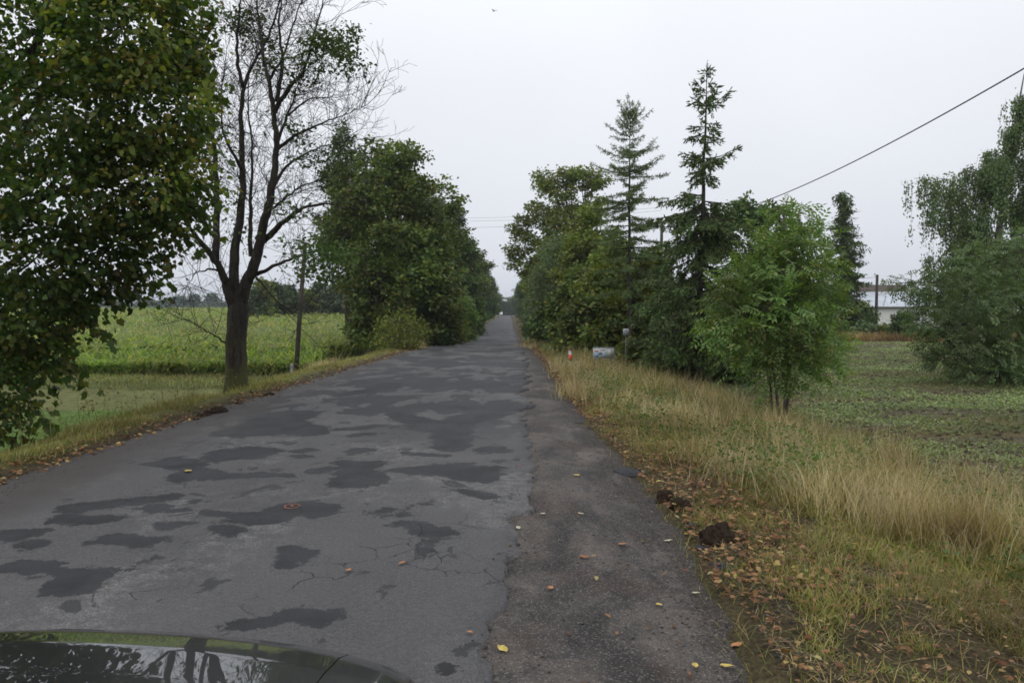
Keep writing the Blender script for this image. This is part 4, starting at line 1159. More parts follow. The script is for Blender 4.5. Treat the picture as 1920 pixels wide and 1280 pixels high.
AL = np.array(plobes([(1470, 425, YA, 36, 36, .5), (1442, 470, YA, 26, 26, .5), (1505, 455, YA, 40, 36, .5), (1478, 505, YA - .3, 60, 46, .7), (1410, 530, YA, 50, 42, .6), (1535, 510, YA, 34, 46, .6), (1375, 575, YA, 46, 40, .5), (1450, 580, YA - .5, 80, 55, .7), (1535, 590, YA, 36, 60, .6),
                       (1350, 610, YA, 26, 30, .4), (1410, 640, YA - .3, 60, 42, .5), (1500, 650, YA - .3, 70, 48, .6), (1550, 660, YA, 26, 42, .4), (1440, 695, YA - .2, 36, 26, .4), (1515, 700, YA, 44, 24, .4), (1470, 560, YA + .6, 90, 110, .5)]))
cen_, out_ = lobe_points(AL, rng, 215, .4)
g = Geo(); tw = Geo()
m = len(cen_); n = 3
P = np.repeat(cen_, n, 0) + rng.normal(size=(m * n, 3)) * .10
D = nrm(P - np.repeat(out_, n, 0)) + rng.normal(size=(m * n, 3)) * .6; D[:, 2] -= .15
N = rng.normal(size=(m * n, 3)) * .5; N[:, 2] += 1
g.stamp(LEAF_PINNATE[0], LEAF_PINNATE[1], P - ba, D, N, .27 * (.7 + .6 * rng.random(m * n)))
# sparse upright shoots at the top
tp = []
for u, v in [(1497, 385), (1520, 400), (1470, 380), (1545, 420), (1530, 440), (1440, 400), (1360, 520), (1340, 560)]:
    a = at(u, v + 50, YA); b_ = at(u, v, YA); q = np.linspace(0, 1, 9)[:, None]; tp.append(a + (b_ - a) * q)
    tw.tube(np.array([a, (a + b_) / 2, b_]) - ba, [.007, .005, .003], 3, False)
tp = np.concatenate(tp)
g.stamp(LEAF_PINNATE[0], LEAF_PINNATE[1], tp - ba, rng.normal(size=(len(tp), 3)) * .7 + np.array([0, 0, .5]), rng.normal(size=(len(tp), 3)) * .6 + np.array([0, -.4, .7]), .2)
for a, b_ in list(zip(out_, cen_))[::5]:
    tw.tube(curve(a, b_, .05, rng, 4, .1) - ba, [.007, .006, .004, .003], 3, False)
tag(obj('twigs', tw.mesh('twigs'), BARK_G, ash), kind='stuff')
c = obj('crown', g.mesh('crown'), M_BRIGHT, ash); tag(c, kind='stuff')

# ------------------------------------------------------------------ RIGHT: weeping birch and robinia at the right edge
YW = 31
bw = foot((1850 - VX) / FPX * YW, YW)
rng = rs(701)
birch = thing('weeping_birch_tree', 'weeping birch with drooping strands of leaves at the right edge', 'tree', bw)
t = NT('birch_bark'); p = t.pos(); nz = t.noise(t.mapv(p, (3, 3, 14)), 1.0, 3, .6)
BB = t.done(t.bsdf(t.mix(t.rng(nz, .52, .6), (.12, .11, .10, 1), (.04, .036, .032, 1)), .7, .3))
g = Geo(); P = resample(ptrace([(1850, 690), (1858, 600), (1868, 480), (1885, 340), (1905, 200), (1915, 140)], YW, YW), 16); P[0, 2] = bw[2] - .15
g.tube(P - bw, np.linspace(.2, .02, 16), 9, True, .08, rng); obj('trunk', g.mesh('trunk', True), BB, birch)
br = Geo(); lf = Geo(); arcs = []
for (u0, v0, u1, v1, u2, v2, Y) in [(1870, 470, 1790, 330, 1712, 335, 31), (1872, 450, 1800, 320, 1750, 338, 30), (1880, 400, 1830, 290, 1800, 325, 31.5), (1885, 370, 1860, 290, 1838, 318, 31), (1880, 400, 1900, 290, 1868, 300, 30), (1895, 300, 1905, 220, 1885, 245, 31), (1900, 250, 1930, 160, 1900, 190, 31),
                                   (1868, 480, 1830, 400, 1770, 400, 30), (1868, 480, 1840, 430, 1800, 420, 32), (1880, 420, 1920, 330, 1950, 360, 31), (1900, 260, 1950, 200, 1980, 250, 31), (1862, 540, 1800, 480, 1745, 480, 31.5), (1866, 500, 1900, 430, 1940, 450, 30.5), (1862, 560, 1830, 500, 1790, 510, 30), (1890, 350, 1870, 270, 1850, 290, 32.5), (1866, 520, 1830, 450, 1790, 455, 31), (1870, 480, 1850, 400, 1825, 400, 30.5), (1862, 560, 1880, 480, 1900, 480, 30.5), (1880, 420, 1900, 360, 1915, 380, 32), (1866, 520, 1860, 440, 1850, 450, 30), (1862, 540, 1840, 470, 1820, 480, 31), (1890, 340, 1925, 270, 1940, 290, 31)]:
    a, m_, b_ = at(u0, v0, YW), at(u1, v1, (YW + Y) / 2), at(u2, v2, Y)
    q = np.linspace(0, 1, 12)[:, None]
    A = a * (1 - q) ** 2 + 2 * m_ * q * (1 - q) + b_ * q ** 2
    br.tube(A - bw, np.linspace(.035, .007, 12), 4, False); arcs.append(A)
for A in arcs:
    for k in range(56):
        i = rng.integers(4, 12); s0 = A[i] + rng.normal(size=3) * np.array([.16, .25, .08])
        L = .6 + 1.9 * rng.random() ** 1.4
        n = 6; q = np.linspace(0, 1, n)[:, None]
        S = s0 + np.array([0, 0, -L]) * q + np.cumsum(rng.normal(size=(n, 3)) * .035, 0)
        br.tube(S - bw, .0035, 3, False)
        m = int(L * 26)
        pp = s0 + np.array([0, 0, -L]) * rng.random((m, 1)) + rng.normal(size=(m, 3)) * .065
        lf.stamp(LEAF_DIAMOND[0], LEAF_DIAMOND[1], pp - bw, rng.normal(size=(m, 3)) * .4 + np.array([0, 0, -.9]), rng.normal(size=(m, 3)), .10 * (.7 + .6 * rng.random(m)))
tag(obj('branches', br.mesh('branches'), TWIG, birch), kind='stuff')
c = obj('crown', lf.mesh('crown'), M_BIRCH, birch); tag(c, kind='stuff')

YRb = 23.5
broadleaf('robinia_tree', 'broad low robinia with feathery dark leaves at the right edge, in front of the birch', 'tree', foot((1878 - VX) / FPX * YRb, YRb),
          plobes([(1700, 530, 23.5, 34, 20), (1740, 545, 23.5, 40, 26), (1790, 520, 23.5, 44, 34), (1850, 490, 23.5, 56, 40), (1920, 470, 23.5, 50, 46), (1770, 580, 23, 44, 30), (1840, 560, 22.8, 66, 46), (1910, 560, 22.8, 60, 50), (1760, 620, 23, 38, 30), (1830, 630, 22.6, 60, 40), (1900, 640, 22.6, 60, 44),
                  (1790, 665, 23, 46, 28), (1870, 690, 22.8, 60, 28), (1930, 690, 22.8, 50, 30), (1990, 560, 23.5, 80, 100), (2010, 660, 23.5, 70, 60), (1880, 580, 25.5, 110, 90), (1775, 670, 23.4, 26, 26), (1735, 600, 24, 26, 20)]),
          710, LEAF_PINNATE, M_ROBIN, BARK_G, .30, 62, 6, .18, .13, stems=2, droop=.5, shell=.4)

# ------------------------------------------------------------------ beyond the right field: bushes by the barn
for k, (u, v, Y, ru, rv, mt, lab) in enumerate([(1622, 605, 66, 24, 30, M_DARK, 'dark bush between the distant spruce and the barn pole'), (1696, 612, 58, 20, 22, M_DARK, 'dark bush in front of the barn wall, left of the robinia'),
                                            (1625, 622, 60, 30, 12, M_GREY, 'low grey green bush at the far edge of the right field'), (1665, 625, 60, 30, 10, M_OLIVE, 'low olive bush at the far edge of the right field, right of the pole'), (1560, 590, 64, 30, 40, M_DARK, 'dark bush left of the distant spruce, behind the ash')]):
    c = at(u, v, Y); bse = foot(c[0], Y); r = ru / FPX * Y; h = c[2] + rv / FPX * Y - bse[2]
    generic('bush', lab, 'bush', bse, h, r, 730 + k, mt, .2, 26, 18, 'bushes by the barn', .3, .1, .05, 3, n=8)
# a hedge line behind everything on the right
for k in range(9):
    X = 14 + k * 11.5; Y = 118 + 7 * math.sin(k * 2.1)
    if k > 2: continue
    o = copy_tree(proto[k % 3]); o.location = foot(X, Y); o['group'] = 'trees far behind the right thicket'
    o['label'] = ['far tree hidden behind the right thicket, left of the larch', 'far tree behind the gap between the larch and the tall spruce', 'far tree behind the young ash, mostly hidden'][k]
    o.scale = (1.1, 1.1, .62 + .1 * math.sin(k * 3.3)); o.rotation_euler = (0, 0, k * 1.7)

# ------------------------------------------------------------------ far left: trees round the corn field
far_specs = [(495, 548, 120, 22, 24), (520, 552, 125, 22, 20), (545, 556, 130, 20, 18), (572, 560, 135, 20, 16), (600, 552, 140, 22, 22), (625, 556, 132, 22, 18), (648, 545, 138, 22, 26), (480, 558, 118, 16, 16), (655, 562, 140, 18, 14)]
for k, (u, v, Y, ru, rv) in enumerate(far_specs):
    c = at(u, v, Y); bse = foot(c[0], Y); r = ru / FPX * Y; h = c[2] + rv / FPX * Y - bse[2]
    if k < 3:
        o = generic('field_tree', '', 'tree', bse, h, r, 750 + k, [M_OLIVE, M_FAR, M_FAR][k], .4, 12, 16, 'trees along the far edge of the corn field', .5, .05, .1, n=10)
        proto['f%d' % k] = (o, h, r)
    else:
        q, h0, r0 = proto['f%d' % (k % 3)]
        o = copy_tree(q); o.location = bse; o.scale = (r / r0, r / r0, h / h0); o.rotation_euler = (0, 0, k)
    o['label'] = ['brownish round tree just right of the half bare trunk, across the corn', 'green tree across the corn, second right of the half bare trunk', 'green tree across the corn, left of the leaning pole', 'green tree across the corn right behind the leaning pole', 'taller green tree across the corn, right of the leaning pole',
                  'green tree across the corn left of the pale house', 'tall green tree across the corn beside the dense roadside tree', 'low tree across the corn touching the half bare trunk', 'low green tree across the corn beside the pale house'][k]
for k in range(16):
    u = 40 + k * 27 + (k * 37 % 11); Y = 520 + (k * 53 % 90)
    q, h0, r0 = proto['f%d' % (1 + k % 2)]
    bse = foot((u - VX) / FPX * Y, Y); h = 6 + (k * 29 % 7); r = 5 + (k * 17 % 4)
    o = copy_tree(q); o.location = bse; o.scale = (r / r0, r / r0, h / h0); o.rotation_euler = (0, 0, k * 2.2)
    o['group'] = 'hazy trees on the horizon'; o['label'] = ('first second third fourth fifth sixth seventh eighth ninth tenth eleventh twelfth thirteenth fourteenth fifteenth sixteenth'.split()[k]) + ' from the left of the hazy blue green trees on the horizon beyond the corn'
# ================================================================== GRASS, CORN, LITTER
def grass_mat(name, stops, trans=.3, var=.3, scale=.8, gain=1.95):
    return leaf_mat(name, stops, trans, var, scale, .6, None, gain)
M_DRY = grass_mat('dry_grass', [(0, (.085, .064, .028)), (.3, (.135, .102, .048)), (.65, (.20, .155, .082)), (.85, (.25, .20, .12)), (.9, (.085, .085, .030)), (1, (.070, .082, .026))], .3, .35, .9)
M_GREEN = grass_mat('verge_grass', [(0, (.062, .080, .016)), (.4, (.095, .105, .022)), (.62, (.130, .108, .034)), (.85, (.165, .115, .048)), (1, (.20, .145, .07))], .3, .4, .9)
M_LEFTG = grass_mat('left_verge_grass', [(0, (.060, .072, .018)), (.4, (.092, .094, .026)), (.7, (.130, .112, .040)), (1, (.18, .14, .066))], .3, .35, .7)
M_LUSH = grass_mat('lush_grass', [(0, (.055, .100, .022)), (.6, (.085, .135, .030)), (1, (.12, .15, .04))], .3, .25, .4)
M_STUB = grass_mat('mown_grass', [(0, (.085, .098, .030)), (.6, (.115, .118, .040)), (1, (.15, .135, .055))], .3, .2, .4)
M_CORN = grass_mat('corn_leaf', [(0, (.062, .095, .020)), (.4, (.090, .130, .028)), (.7, (.130, .150, .036)), (.93, (.19, .165, .050)), (1, (.22, .17, .08))], .35, .25, .15)
M_WEED = grass_mat('field_weed', [(0, (.066, .088, .038)), (.6, (.100, .125, .055)), (1, (.14, .15, .065))], .3, .45, .25, 2.1)
M_LITTER = leaf_mat('fallen_leaves', [(0, (.075, .036, .018)), (.35, (.15, .068, .030)), (.6, (.22, .105, .045)), (.85, (.28, .16, .08)), (.95, (.32, .24, .08)), (1, (.35, .30, .14))], .15, .2, 3, .7, None, 1.1)

def scatter(n, xa, xb, ya, yb, rng, near=1.0):
    """points, denser towards the viewer"""
    y = ya * (yb / ya) ** (rng.random(n) ** near) if near > 0 else ya + (yb - ya) * rng.random(n)
    x = xa + (xb - xa) * rng.random(n)
    return x, y
def stuff(name, geo, mat, label, cat):
    o = obj(name, geo.mesh(name), mat)
    return tag(o, label, cat, None, 'stuff')

rng = rs(901)
# -- right: tall grass, growing in tufts
FRONT = lambda y: np.interp(y, [3.5, 4, 5.2, 6.2, 7.5, 9.0, 10.5, 13, 20, 62], [2.6, 2.2, 1.4, .8, .45, .28, .18, .1, .05, .05])
BACK = lambda y: np.interp(y, [4, 8, 14, 30, 62], [4.6, 3.9, 3.5, 3.0, 2.4])
M_STRAW = grass_mat('pale_straw', [(0, (.16, .125, .066)), (.6, (.22, .178, .10)), (1, (.28, .23, .14))], .25, .25, 1)
def tufts(n, per, rng, straw):
    x, y = scatter(n, 0, 1, 4.0, 62, rng, 1.12)
    d_ = rng.random(n) * 5.0; x = XR(y) + d_
    cl = fnoise(x * .9, y * .9, 81); st_ = fnoise(x * 1.6, y * 1.6, 89)
    k_ = (d_ > FRONT(y) + (fnoise(x * 2.5, y * 2.5, 83) - .5) * .9) & (d_ < BACK(y) + (cl - .5) * 2)
    k_ &= rng.random(n) < (sstep(.36, .56, st_) if straw else 1 - .55 * sstep(.4, .6, st_)) + .15
    x, y, cl, d_ = x[k_], y[k_], cl[k_], d_[k_]; m = len(x)
    h = (.24 + .50 * sstep(.3, .68, cl)) * (.55 + .6 * rng.random(m)) * (.55 + .45 * sstep(0, .9, d_ - FRONT(y)))
    if not straw: h = h * .6
    lean = rng.random(m) * 6.28; amt = rng.random(m) ** 2
    x = np.repeat(x, per); y = np.repeat(y, per); h = np.repeat(h, per); lean = np.repeat(lean, per); amt = np.repeat(amt, per); N = len(x)
    w = np.clip(y, 4, 40)
    x = x + rng.normal(size=N) * .05; y = y + rng.normal(size=N) * .05
    az = np.where(rng.random(N) < .35 + .5 * amt, lean + rng.normal(size=N) * .6, rng.random(N) * 6.28)
    g = Geo()
    g.blades(np.column_stack([x, y, gz(x, y) - .02]), az, h * (.45 + .75 * rng.random(N)), .0026 + .00030 * w, R(88) - np.abs(rng.normal(size=N)) * .25 - amt * .45, .3 + 1.2 * rng.random(N) ** 1.5, 2 if straw else 2)
    return g, N
g, n = tufts(6600, 24, rng, True)
stuff('dry_grass', g, M_DRY, 'tall dry straw coloured grass along the right verge', 'grass')
g, n = tufts(4000, 18, rng, False)
M_TUFT = grass_mat('green_tuft', [(0, (.040, .054, .015)), (.5, (.066, .074, .021)), (.85, (.10, .094, .032)), (1, (.15, .12, .055))], .3, .35, .9)
stuff('green_grass_tufts', g, M_TUFT, 'greener grass tufts between the dry grass of the right verge', 'grass')
# seed stalks, thin and pale
g = Geo()
x, y = scatter(4200, 0, 1, 4.8, 40, rng, 1.1); dr_ = .8 + 3.0 * rng.random(len(x)); x = XR(y) + dr_
k_ = (dr_ > FRONT(y)) & (fnoise(x * 1.2, y * 1.2, 87) > .5); x, y = x[k_], y[k_]; n = len(x)
az = rng.random(n) * 6.28; L = .4 + .45 * rng.random(n)
P0 = np.column_stack([x, y, gz(x, y)])
g.blades(P0, az, L, .0022 + .0002 * np.clip(y, 4, 40), R(84) - np.abs(rng.normal(size=n)) * .28, .3 + .6 * rng.random(n), 3)
stuff('seed_stalks', g, M_STRAW, 'pale thin seed stalks standing up out of the dry grass', 'grass')
# -- right: green undergrowth and weeds under the tall grass
g = Geo()
x, y = scatter(85000, 0, 1, 4.6, 60, rng, 1.1); dr_ = .1 + 4.2 * rng.random(len(x)); x = XR(y) + dr_
front = FRONT(y)
c1 = fnoise(x * 1.6, y * 1.6, 91)
keep = (dr_ > front - .1) & (rng.random(len(x)) < sstep(.38, .6, c1)); x, y, c1 = x[keep], y[keep], c1[keep]; n = len(x)
z = gz(x, y) + rng.random(n) * (.06 + .34 * sstep(.4, .65, c1))
g.stamp(LEAF_DIAMOND[0], LEAF_DIAMOND[1], np.column_stack([x, y, z]), rng.normal(size=(n, 3)) * np.array([1, 1, .6]), rng.normal(size=(n, 3)) * .6 + np.array([0, 0, .8]), .022 + .035 * rng.random(n))
M_UNDER = leaf_mat('undergrowth_leaf', [(0, (.034, .058, .016)), (.6, (.055, .085, .022)), (1, (.095, .105, .03))], .3, .3, .8)
stuff('weeds', g, M_UNDER, 'green weeds growing among the dry grass of the right verge', 'weeds')
# -- right: short verge grass
g = Geo()
x, y = scatter(165000, 0, 1, 2.6, 14, rng, 1.0); dr_ = -.3 + 4.5 * rng.random(len(x)) ; x = XR(y) + dr_
c1 = fnoise(x * 1.1, y * 1.1, 95); c2 = fnoise(x * 4, y * 4, 97)
front = FRONT(y)
bare_ = sstep(6.0, 3.4, y) * .08 + .13 * sstep(.25, -.05, dr_)
keep = (dr_ < front + .6) & (rng.random(len(x)) < 1.3 * sstep(.33 + bare_, .55 + bare_, c1 * .55 + c2 * .45) * sstep(-.3, .2, dr_) + .05); x, y, c1 = x[keep], y[keep], c1[keep]; n = len(x)
g.blades(np.column_stack([x, y, gz(x, y) - .005]), rng.random(n) * 6.28, (.04 + .10 * rng.random(n)) * (.6 + .9 * c1), .0032 + .0003 * y, R(75) - np.abs(rng.normal(size=n)) * .45, .3 + 1.0 * rng.random(n), 2)
stuff('short_grass', g, M_GREEN, 'short patchy grass on the right verge in the foreground', 'grass')
# matted dead grass among it
g = Geo(); n = 36000
x, y = scatter(n, 0, 1, 2.6, 12, rng, 1.0); x = XR(y) - .1 + 4.4 * rng.random(n)
k_ = rng.random(n) < .2 + 1.2 * sstep(.4, .6, fnoise(x * 2.2, y * 2.2, 99)); x, y = x[k_], y[k_]; n = len(x)
g.blades(np.column_stack([x, y, gz(x, y) + .010 + .035 * rng.random(n)]), rng.random(n) * 6.28, .03 + .08 * rng.random(n), .0030 + .0003 * y, R(14) * rng.normal(size=n), .3 * rng.normal(size=n), 2)
M_THATCH = grass_mat('dead_thatch', [(0, (.050, .036, .020)), (.5, (.10, .072, .038)), (.85, (.15, .115, .062)), (1, (.20, .165, .10))], .2, .35, 2)
stuff('matted_straw', g, M_THATCH, 'matted dead grass lying on the right verge', 'straw')
# grit and crumbs along the crumbling edges
g = Geo()
T = [(-1, 0, .1), (0, -.8, 0), (1, 0, .15), (0, .8, .1), (0, 0, .7)]
for nn, xf, ya, yb in [(5200, lambda y, q: XR(y) - .55 + .8 * q, 3, 16), (2600, lambda y, q: XL(y) + .45 - .6 * q, 7, 22), (2600, lambda y, q: XP(y) - .05 + 1.5 * q, 3, 10)]:
    x, y = scatter(nn, 0, 1, ya, yb, rng, 1.0); x = xf(y, rng.random(nn))
    z = np.where(x > XR(y) - .1, gz(x, y), np.where(x > XP(y), shz(x, y), rz(x, y)))
    z = np.where(x < XL(y), gz(x, y), z)
    g.stamp(T, [[0, 1, 4], [1, 2, 4], [2, 3, 4], [3, 0, 4]], np.column_stack([x, y, z - .002]), rng.normal(size=(nn, 3)) * np.array([1, 1, .1]), rng.normal(size=(nn, 3)) * .3 + np.array([0, 0, 1]), .004 + .012 * rng.random(nn) ** 3)
GRIT = leaf_mat('grit', [(0, (.025, .023, .022)), (.6, (.05, .044, .04)), (1, (.15, .135, .12))], 0, .2, 5, .8, None, 1.0)
stuff('grit', g, GRIT, 'loose dark grit along the crumbling edges of the asphalt', 'grit')
# -- leaf litter
g = Geo()
def litter(n, xf, ya, yb, size, near=1.0, lift=.028):
    x, y = scatter(n, 0, 1, ya, yb, rng, near); x = xf(y, rng.random(n))
    z = np.where((x > XL(y) + .1) & (x < XR(y) - .15), rz(x, y) - .012, gz(x, y)) + lift * rng.random(n) + .012
    D = rng.normal(size=(n, 3)) * np.array([1, 1, .12]); N = rng.normal(size=(n, 3)) * .32 + np.array([0, 0, 1])
    sz = size * (.6 + .8 * rng.random(n)); cut = rng.random(n) < .72
    P = np.column_stack([x, y, z])
    g.stamp(LEAF_OVAL[0], LEAF_OVAL[1], P[cut], D[cut], N[cut], sz[cut]); g.stamp(LEAF_MAPLE[0], LEAF_MAPLE[1], P[~cut], D[~cut], N[~cut], sz[~cut])
litter(3000, lambda y, q: XR(y) - .1 + 3.6 * q ** 1.3, 2.8, 11, .034, 1.0, .05)
litter(2300, lambda y, q: XR(y) - .2 + .75 * q, 4.5, 16, .040, 1.0, .05)
litter(2600, lambda y, q: XR(y) - .25 + .8 * q, 12, 60, .06, .8, .05)
litter(900, lambda y, q: XL(y) + .16 - .5 * q, 7, 18, .05)
litter(900, lambda y, q: XL(y) + .2 - .6 * q, 15, 70, .07, .8)
litter(55, lambda y, q: XP(y) + (XR(y) - XP(y)) * q, 3.4, 16, .04, 1, .004)
stuff('leaf_litter', g, M_LITTER, 'brown and orange fallen leaves gathered along both road edges and the right verge', 'leaf litter')
# -- left verge
g = Geo()
x, y = scatter(60000, 0, 1, 6.5, 70, rng, 1.05); dl_ = .05 + 3.2 * rng.random(len(x)) ** 1.3; x = XL(y) - dl_
c1 = fnoise(x * 1.2, y * .9, 111); c2 = fnoise(x * 3.5, y * 3.0, 113)
keep = rng.random(len(x)) < (.25 + 1.2 * sstep(.35, .6, c1 * .5 + c2 * .5)) * sstep(.1, .5, dl_); x, y, c1, dl_ = x[keep], y[keep], c1[keep], dl_[keep]; n = len(x)
H = (.05 + .22 * sstep(.4, .7, c1) * rng.random(n)) * (.55 + .5 * sstep(.2, 1.2, dl_)) * (1 - .5 * sstep(1.6, 2.8, dl_)) * (.7 + .6 * rng.random(n))
g.blades(np.column_stack([x, y, gz(x, y) - .01]), rng.random(n) * 6.28, H, .005 + .0004 * np.clip(y, 5, 50), R(82) - np.abs(rng.normal(size=n)) * .3, .3 + .9 * rng.random(n), 2)
stuff('left_verge_grass', g, M_LEFTG, 'yellowish grass on the left verge below the half bare tree', 'grass')
# dry tufts along the left verge
g = Geo()
for (u, v, Y, w, n) in [(776, 652, 36, .8, 900), (858, 632, 47, 1.0, 900), (830, 642, 42, .6, 300), (905, 612, 75, 1.2, 500), (600, 690, 25, 1.0, 500), (1078, 700, 26, .9, 700), (1090, 740, 19, .7, 500), (1000, 650, 42, 1.0, 600), (1010, 640, 38, 1.0, 500)]:
    X, Y = on_ground(u, v)
    px = X + rng.normal(size=n) * w * .35; py = Y + rng.normal(size=n) * w * .8
    g.blades(np.column_stack([px, py, gz(px, py) - .02]), rng.random(n) * 6.28, .25 + .35 * rng.random(n), .0035 + .00026 * min(Y, 40), R(84) - np.abs(rng.normal(size=n)) * .25, .4 + .6 * rng.random(n), 2)
for (u, v, w, n, h) in [(1465, 835, .30, 420, .55), (1480, 850, .3, 260, .5), (1300, 800, .5, 420, .4), (1240, 790, .5, 380, .38), (1860, 1045, .38, 520, .5), (1800, 1030, .3, 420, .52), (1720, 1020, .3, 360, .46), (1900, 1050, .3, 420, .5), (1640, 985, .35, 360, .42), (1560, 960, .35, 340, .42), (1400, 905, .4, 360, .4), (1330, 870, .4, 300, .38), (1180, 760, .5, 340, .36), (1540, 900, .5, 360, .45), (1650, 940, .5, 380, .45), (1120, 720, .5, 300, .36)]:
    X, Y = on_ground(u, v)
    px = X + rng.normal(size=n) * w * .5; py = Y + rng.normal(size=n) * w * .5; ln = rng.random() * 6.28
    az = np.where(rng.random(n) < .6, ln + rng.normal(size=n) * .7, rng.random(n) * 6.28)
    g.blades(np.column_stack([px, py, gz(px, py) - .02]), az, h * (.5 + .8 * rng.random(n)), .0030 + .00028 * min(Y, 40), R(86) - np.abs(rng.normal(size=n)) * .32, .3 + .9 * rng.random(n), 3)
stuff('dry_tufts', g, M_STRAW, 'pale dry straw tufts standing along both verges', 'grass')
# lush strip, mown track, weedy strip beyond the verge
g = Geo(); n = 15000
x, y = scatter(n, 0, 1, 12, 22.3, rng, 1.0); x = XL(y) - 3.6 - 14 * rng.random(n) ** 1.3
y = np.minimum(y, 22.0 - .05 * x * 0)
g.blades(np.column_stack([x, y, gz(x, y) - .01]), rng.random(n) * 6.28, .05 + .12 * rng.random(n), .016, R(70) - np.abs(rng.normal(size=n)) * .4, .4 + .8 * rng.random(n), 2)
stuff('lush_grass', g, M_LUSH, 'bright green low grass strip left of the verge', 'grass')
g = Geo(); n = 13000
y = 22.4 + 5.4 * rng.random(n); x = XL(y) - 4.3 - 20 * rng.random(n) ** 1.2
g.blades(np.column_stack([x, y, gz(x, y) - .01]), rng.random(n) * 6.28, .015 + .03 * rng.random(n), .016, R(60) - np.abs(rng.normal(size=n)) * .4, .4 + .8 * rng.random(n), 2)
stuff('mown_track', g, M_STUB, 'short mown yellowish track crossing in front of the corn', 'grass')
g = Geo(); n = 16000
y = 28.2 + 6.5 * rng.random(n); x = XL(y) - 3.2 - 26 * rng.random(n) ** 1.1
c1 = fnoise(x * .7, y * .7, 121)
g.blades(np.column_stack([x, y, gz(x, y) - .01]), rng.random(n) * 6.28, (.06 + .26 * rng.random(n)) * (.4 + 1.0 * c1), .02, R(82) - np.abs(rng.normal(size=n)) * .3, .3 + .8 * rng.random(n), 2)
M_EDGE = grass_mat('field_edge_grass', [(0, (.055, .070, .020)), (.5, (.080, .090, .026)), (.8, (.12, .11, .04)), (1, (.19, .17, .05))], .3, .3, .5)
stuff('field_edge_weeds', g, M_EDGE, 'dark weedy grass strip along the near edge of the corn', 'weeds')
# tall thin weeds on the left verge
g = Geo(); n = 170
y = 8 + 14 * rng.random(n); x = XL(y) - .7 - 3.0 * rng.random(n); az = rng.random(n) * 6.28; L = .35 + .45 * rng.random(n)
P0 = np.column_stack([x, y, gz(x, y)]); g.blades(P0, az, L, .008, R(85) - np.abs(rng.normal(size=n)) * .12, .15, 2)
for k in range(5):
    q = P0 + np.column_stack([rng.normal(size=(n, 2)) * .05, L * (.45 + .5 * rng.random(n))])
    g.stamp(LEAF_DIAMOND[0], LEAF_DIAMOND[1], q, rng.normal(size=(n, 3)), rng.normal(size=(n, 3)) + np.array([0, 0, .8]), .05)
M_WD = leaf_mat('dead_weed', [(0, (.06, .056, .024)), (.6, (.10, .09, .036)), (1, (.14, .125, .045))], .2, .2, 1)
stuff('dead_weeds', g, M_WD, 'thin brownish weeds standing on the left verge', 'weeds')
# -- corn
g = Geo(); n = 5600
y = 34.8 + 22 * rng.random(n) ** 2.2; y = 34.8 + np.round((y - 34.8) / .6) * .6 + rng.normal(size=n) * .07
x = XL(y) - 4.6 - (34 + .5 * (y - 34)) * rng.random(n) ** 1.15
P0 = np.column_stack([x, y, gz(x, y)]); Hc = (.45 + .55 * sstep(34.5, 39.5, y + rng.normal(size=n) * .8)) * (.85 + .35 * fnoise(x * .25, y * .25, 131) + .12 * rng.normal(size=n))
g.blades(P0, rng.random(n) * 6.28, Hc, .03, R(88), .05, 2)
for k in range(7):
    q = P0 + np.column_stack([np.zeros((n, 2)), Hc * (.16 + .12 * k)])
    g.blades(q, rng.random(n) * 6.28, .38 + .25 * rng.random(n), .075, R(62) + rng.normal(size=n) * .15, 1.2 + .7 * rng.random(n), 2)
M_CORNG = grass_mat('corn_leaf_green', [(0, (.052, .082, .020)), (.5, (.082, .114, .028)), (.85, (.13, .150, .036)), (1, (.17, .15, .05))], .45, .25, .3, 2.2)
stuff('corn_plants', g, M_CORNG, 'green corn plants along the near edge of the field', 'corn')
g = Geo(); n = 45000
y = 40 * (250 / 40) ** (rng.random(n) ** .8); x = XL(y) - 4.8 - (38 + y * .85) * rng.random(n)
z = gz(x, y) + .35 + .65 * rng.random(n) ** .7 + .35 * fnoise(x * .12, y * .12, 133)
s_ = np.clip(y / 60, .7, 3)
g.blades(np.column_stack([x, y, z]), rng.random(n) * 6.28, .55 * s_ ** .6, .09 * s_, R(55) + rng.normal(size=n) * .2, 1.4 + .6 * rng.random(n), 2)
stuff('corn_field', g, M_CORN, 'wide yellowish green corn field reaching to the horizon on the left', 'corn')
# leaf layer of the far corn
gxx = lines([(-330, -60, 6), (-60, -8, 1.6)]); gyy = lines([(42, 120, 1.6), (120, 255, 5)])
A, B = np.meshgrid(gxx, gyy, indexing='ij'); A = np.minimum(A, XL(B) - 5)
g = Geo(); g.grid(np.stack([A, B, gz(A, B) + .62 + .4 * fnoise(A * .12, B * .12, 133) + .25 * (fnoise(A * .8, B * .8, 137) - .5)], -1))
t = NT('corn_canopy'); p = t.pos()
a1 = t.noise(t.mapv(p, (.05, .09, 1)), 1.0, 4, .6); a2 = t.noise(p, 2.2, 5, .7)
c = t.mix(t.rng(a1, .35, .65), (.095, .145, .034, 1), (.175, .185, .050, 1)); c = t.mix(1.0, c, t.ramp(a2, [(.3, (.5, .5, .5)), (.7, (1.45, 1.4, 1.3))]), 'MULTIPLY')
tag(obj('corn_canopy', g.mesh('corn_canopy', True), t.done(t.bsdf(c, .8, .2, 0, t.bump(a2, 1, .3)))), 'yellowish green leaf layer of the corn far out towards the horizon', 'corn', None, 'stuff')
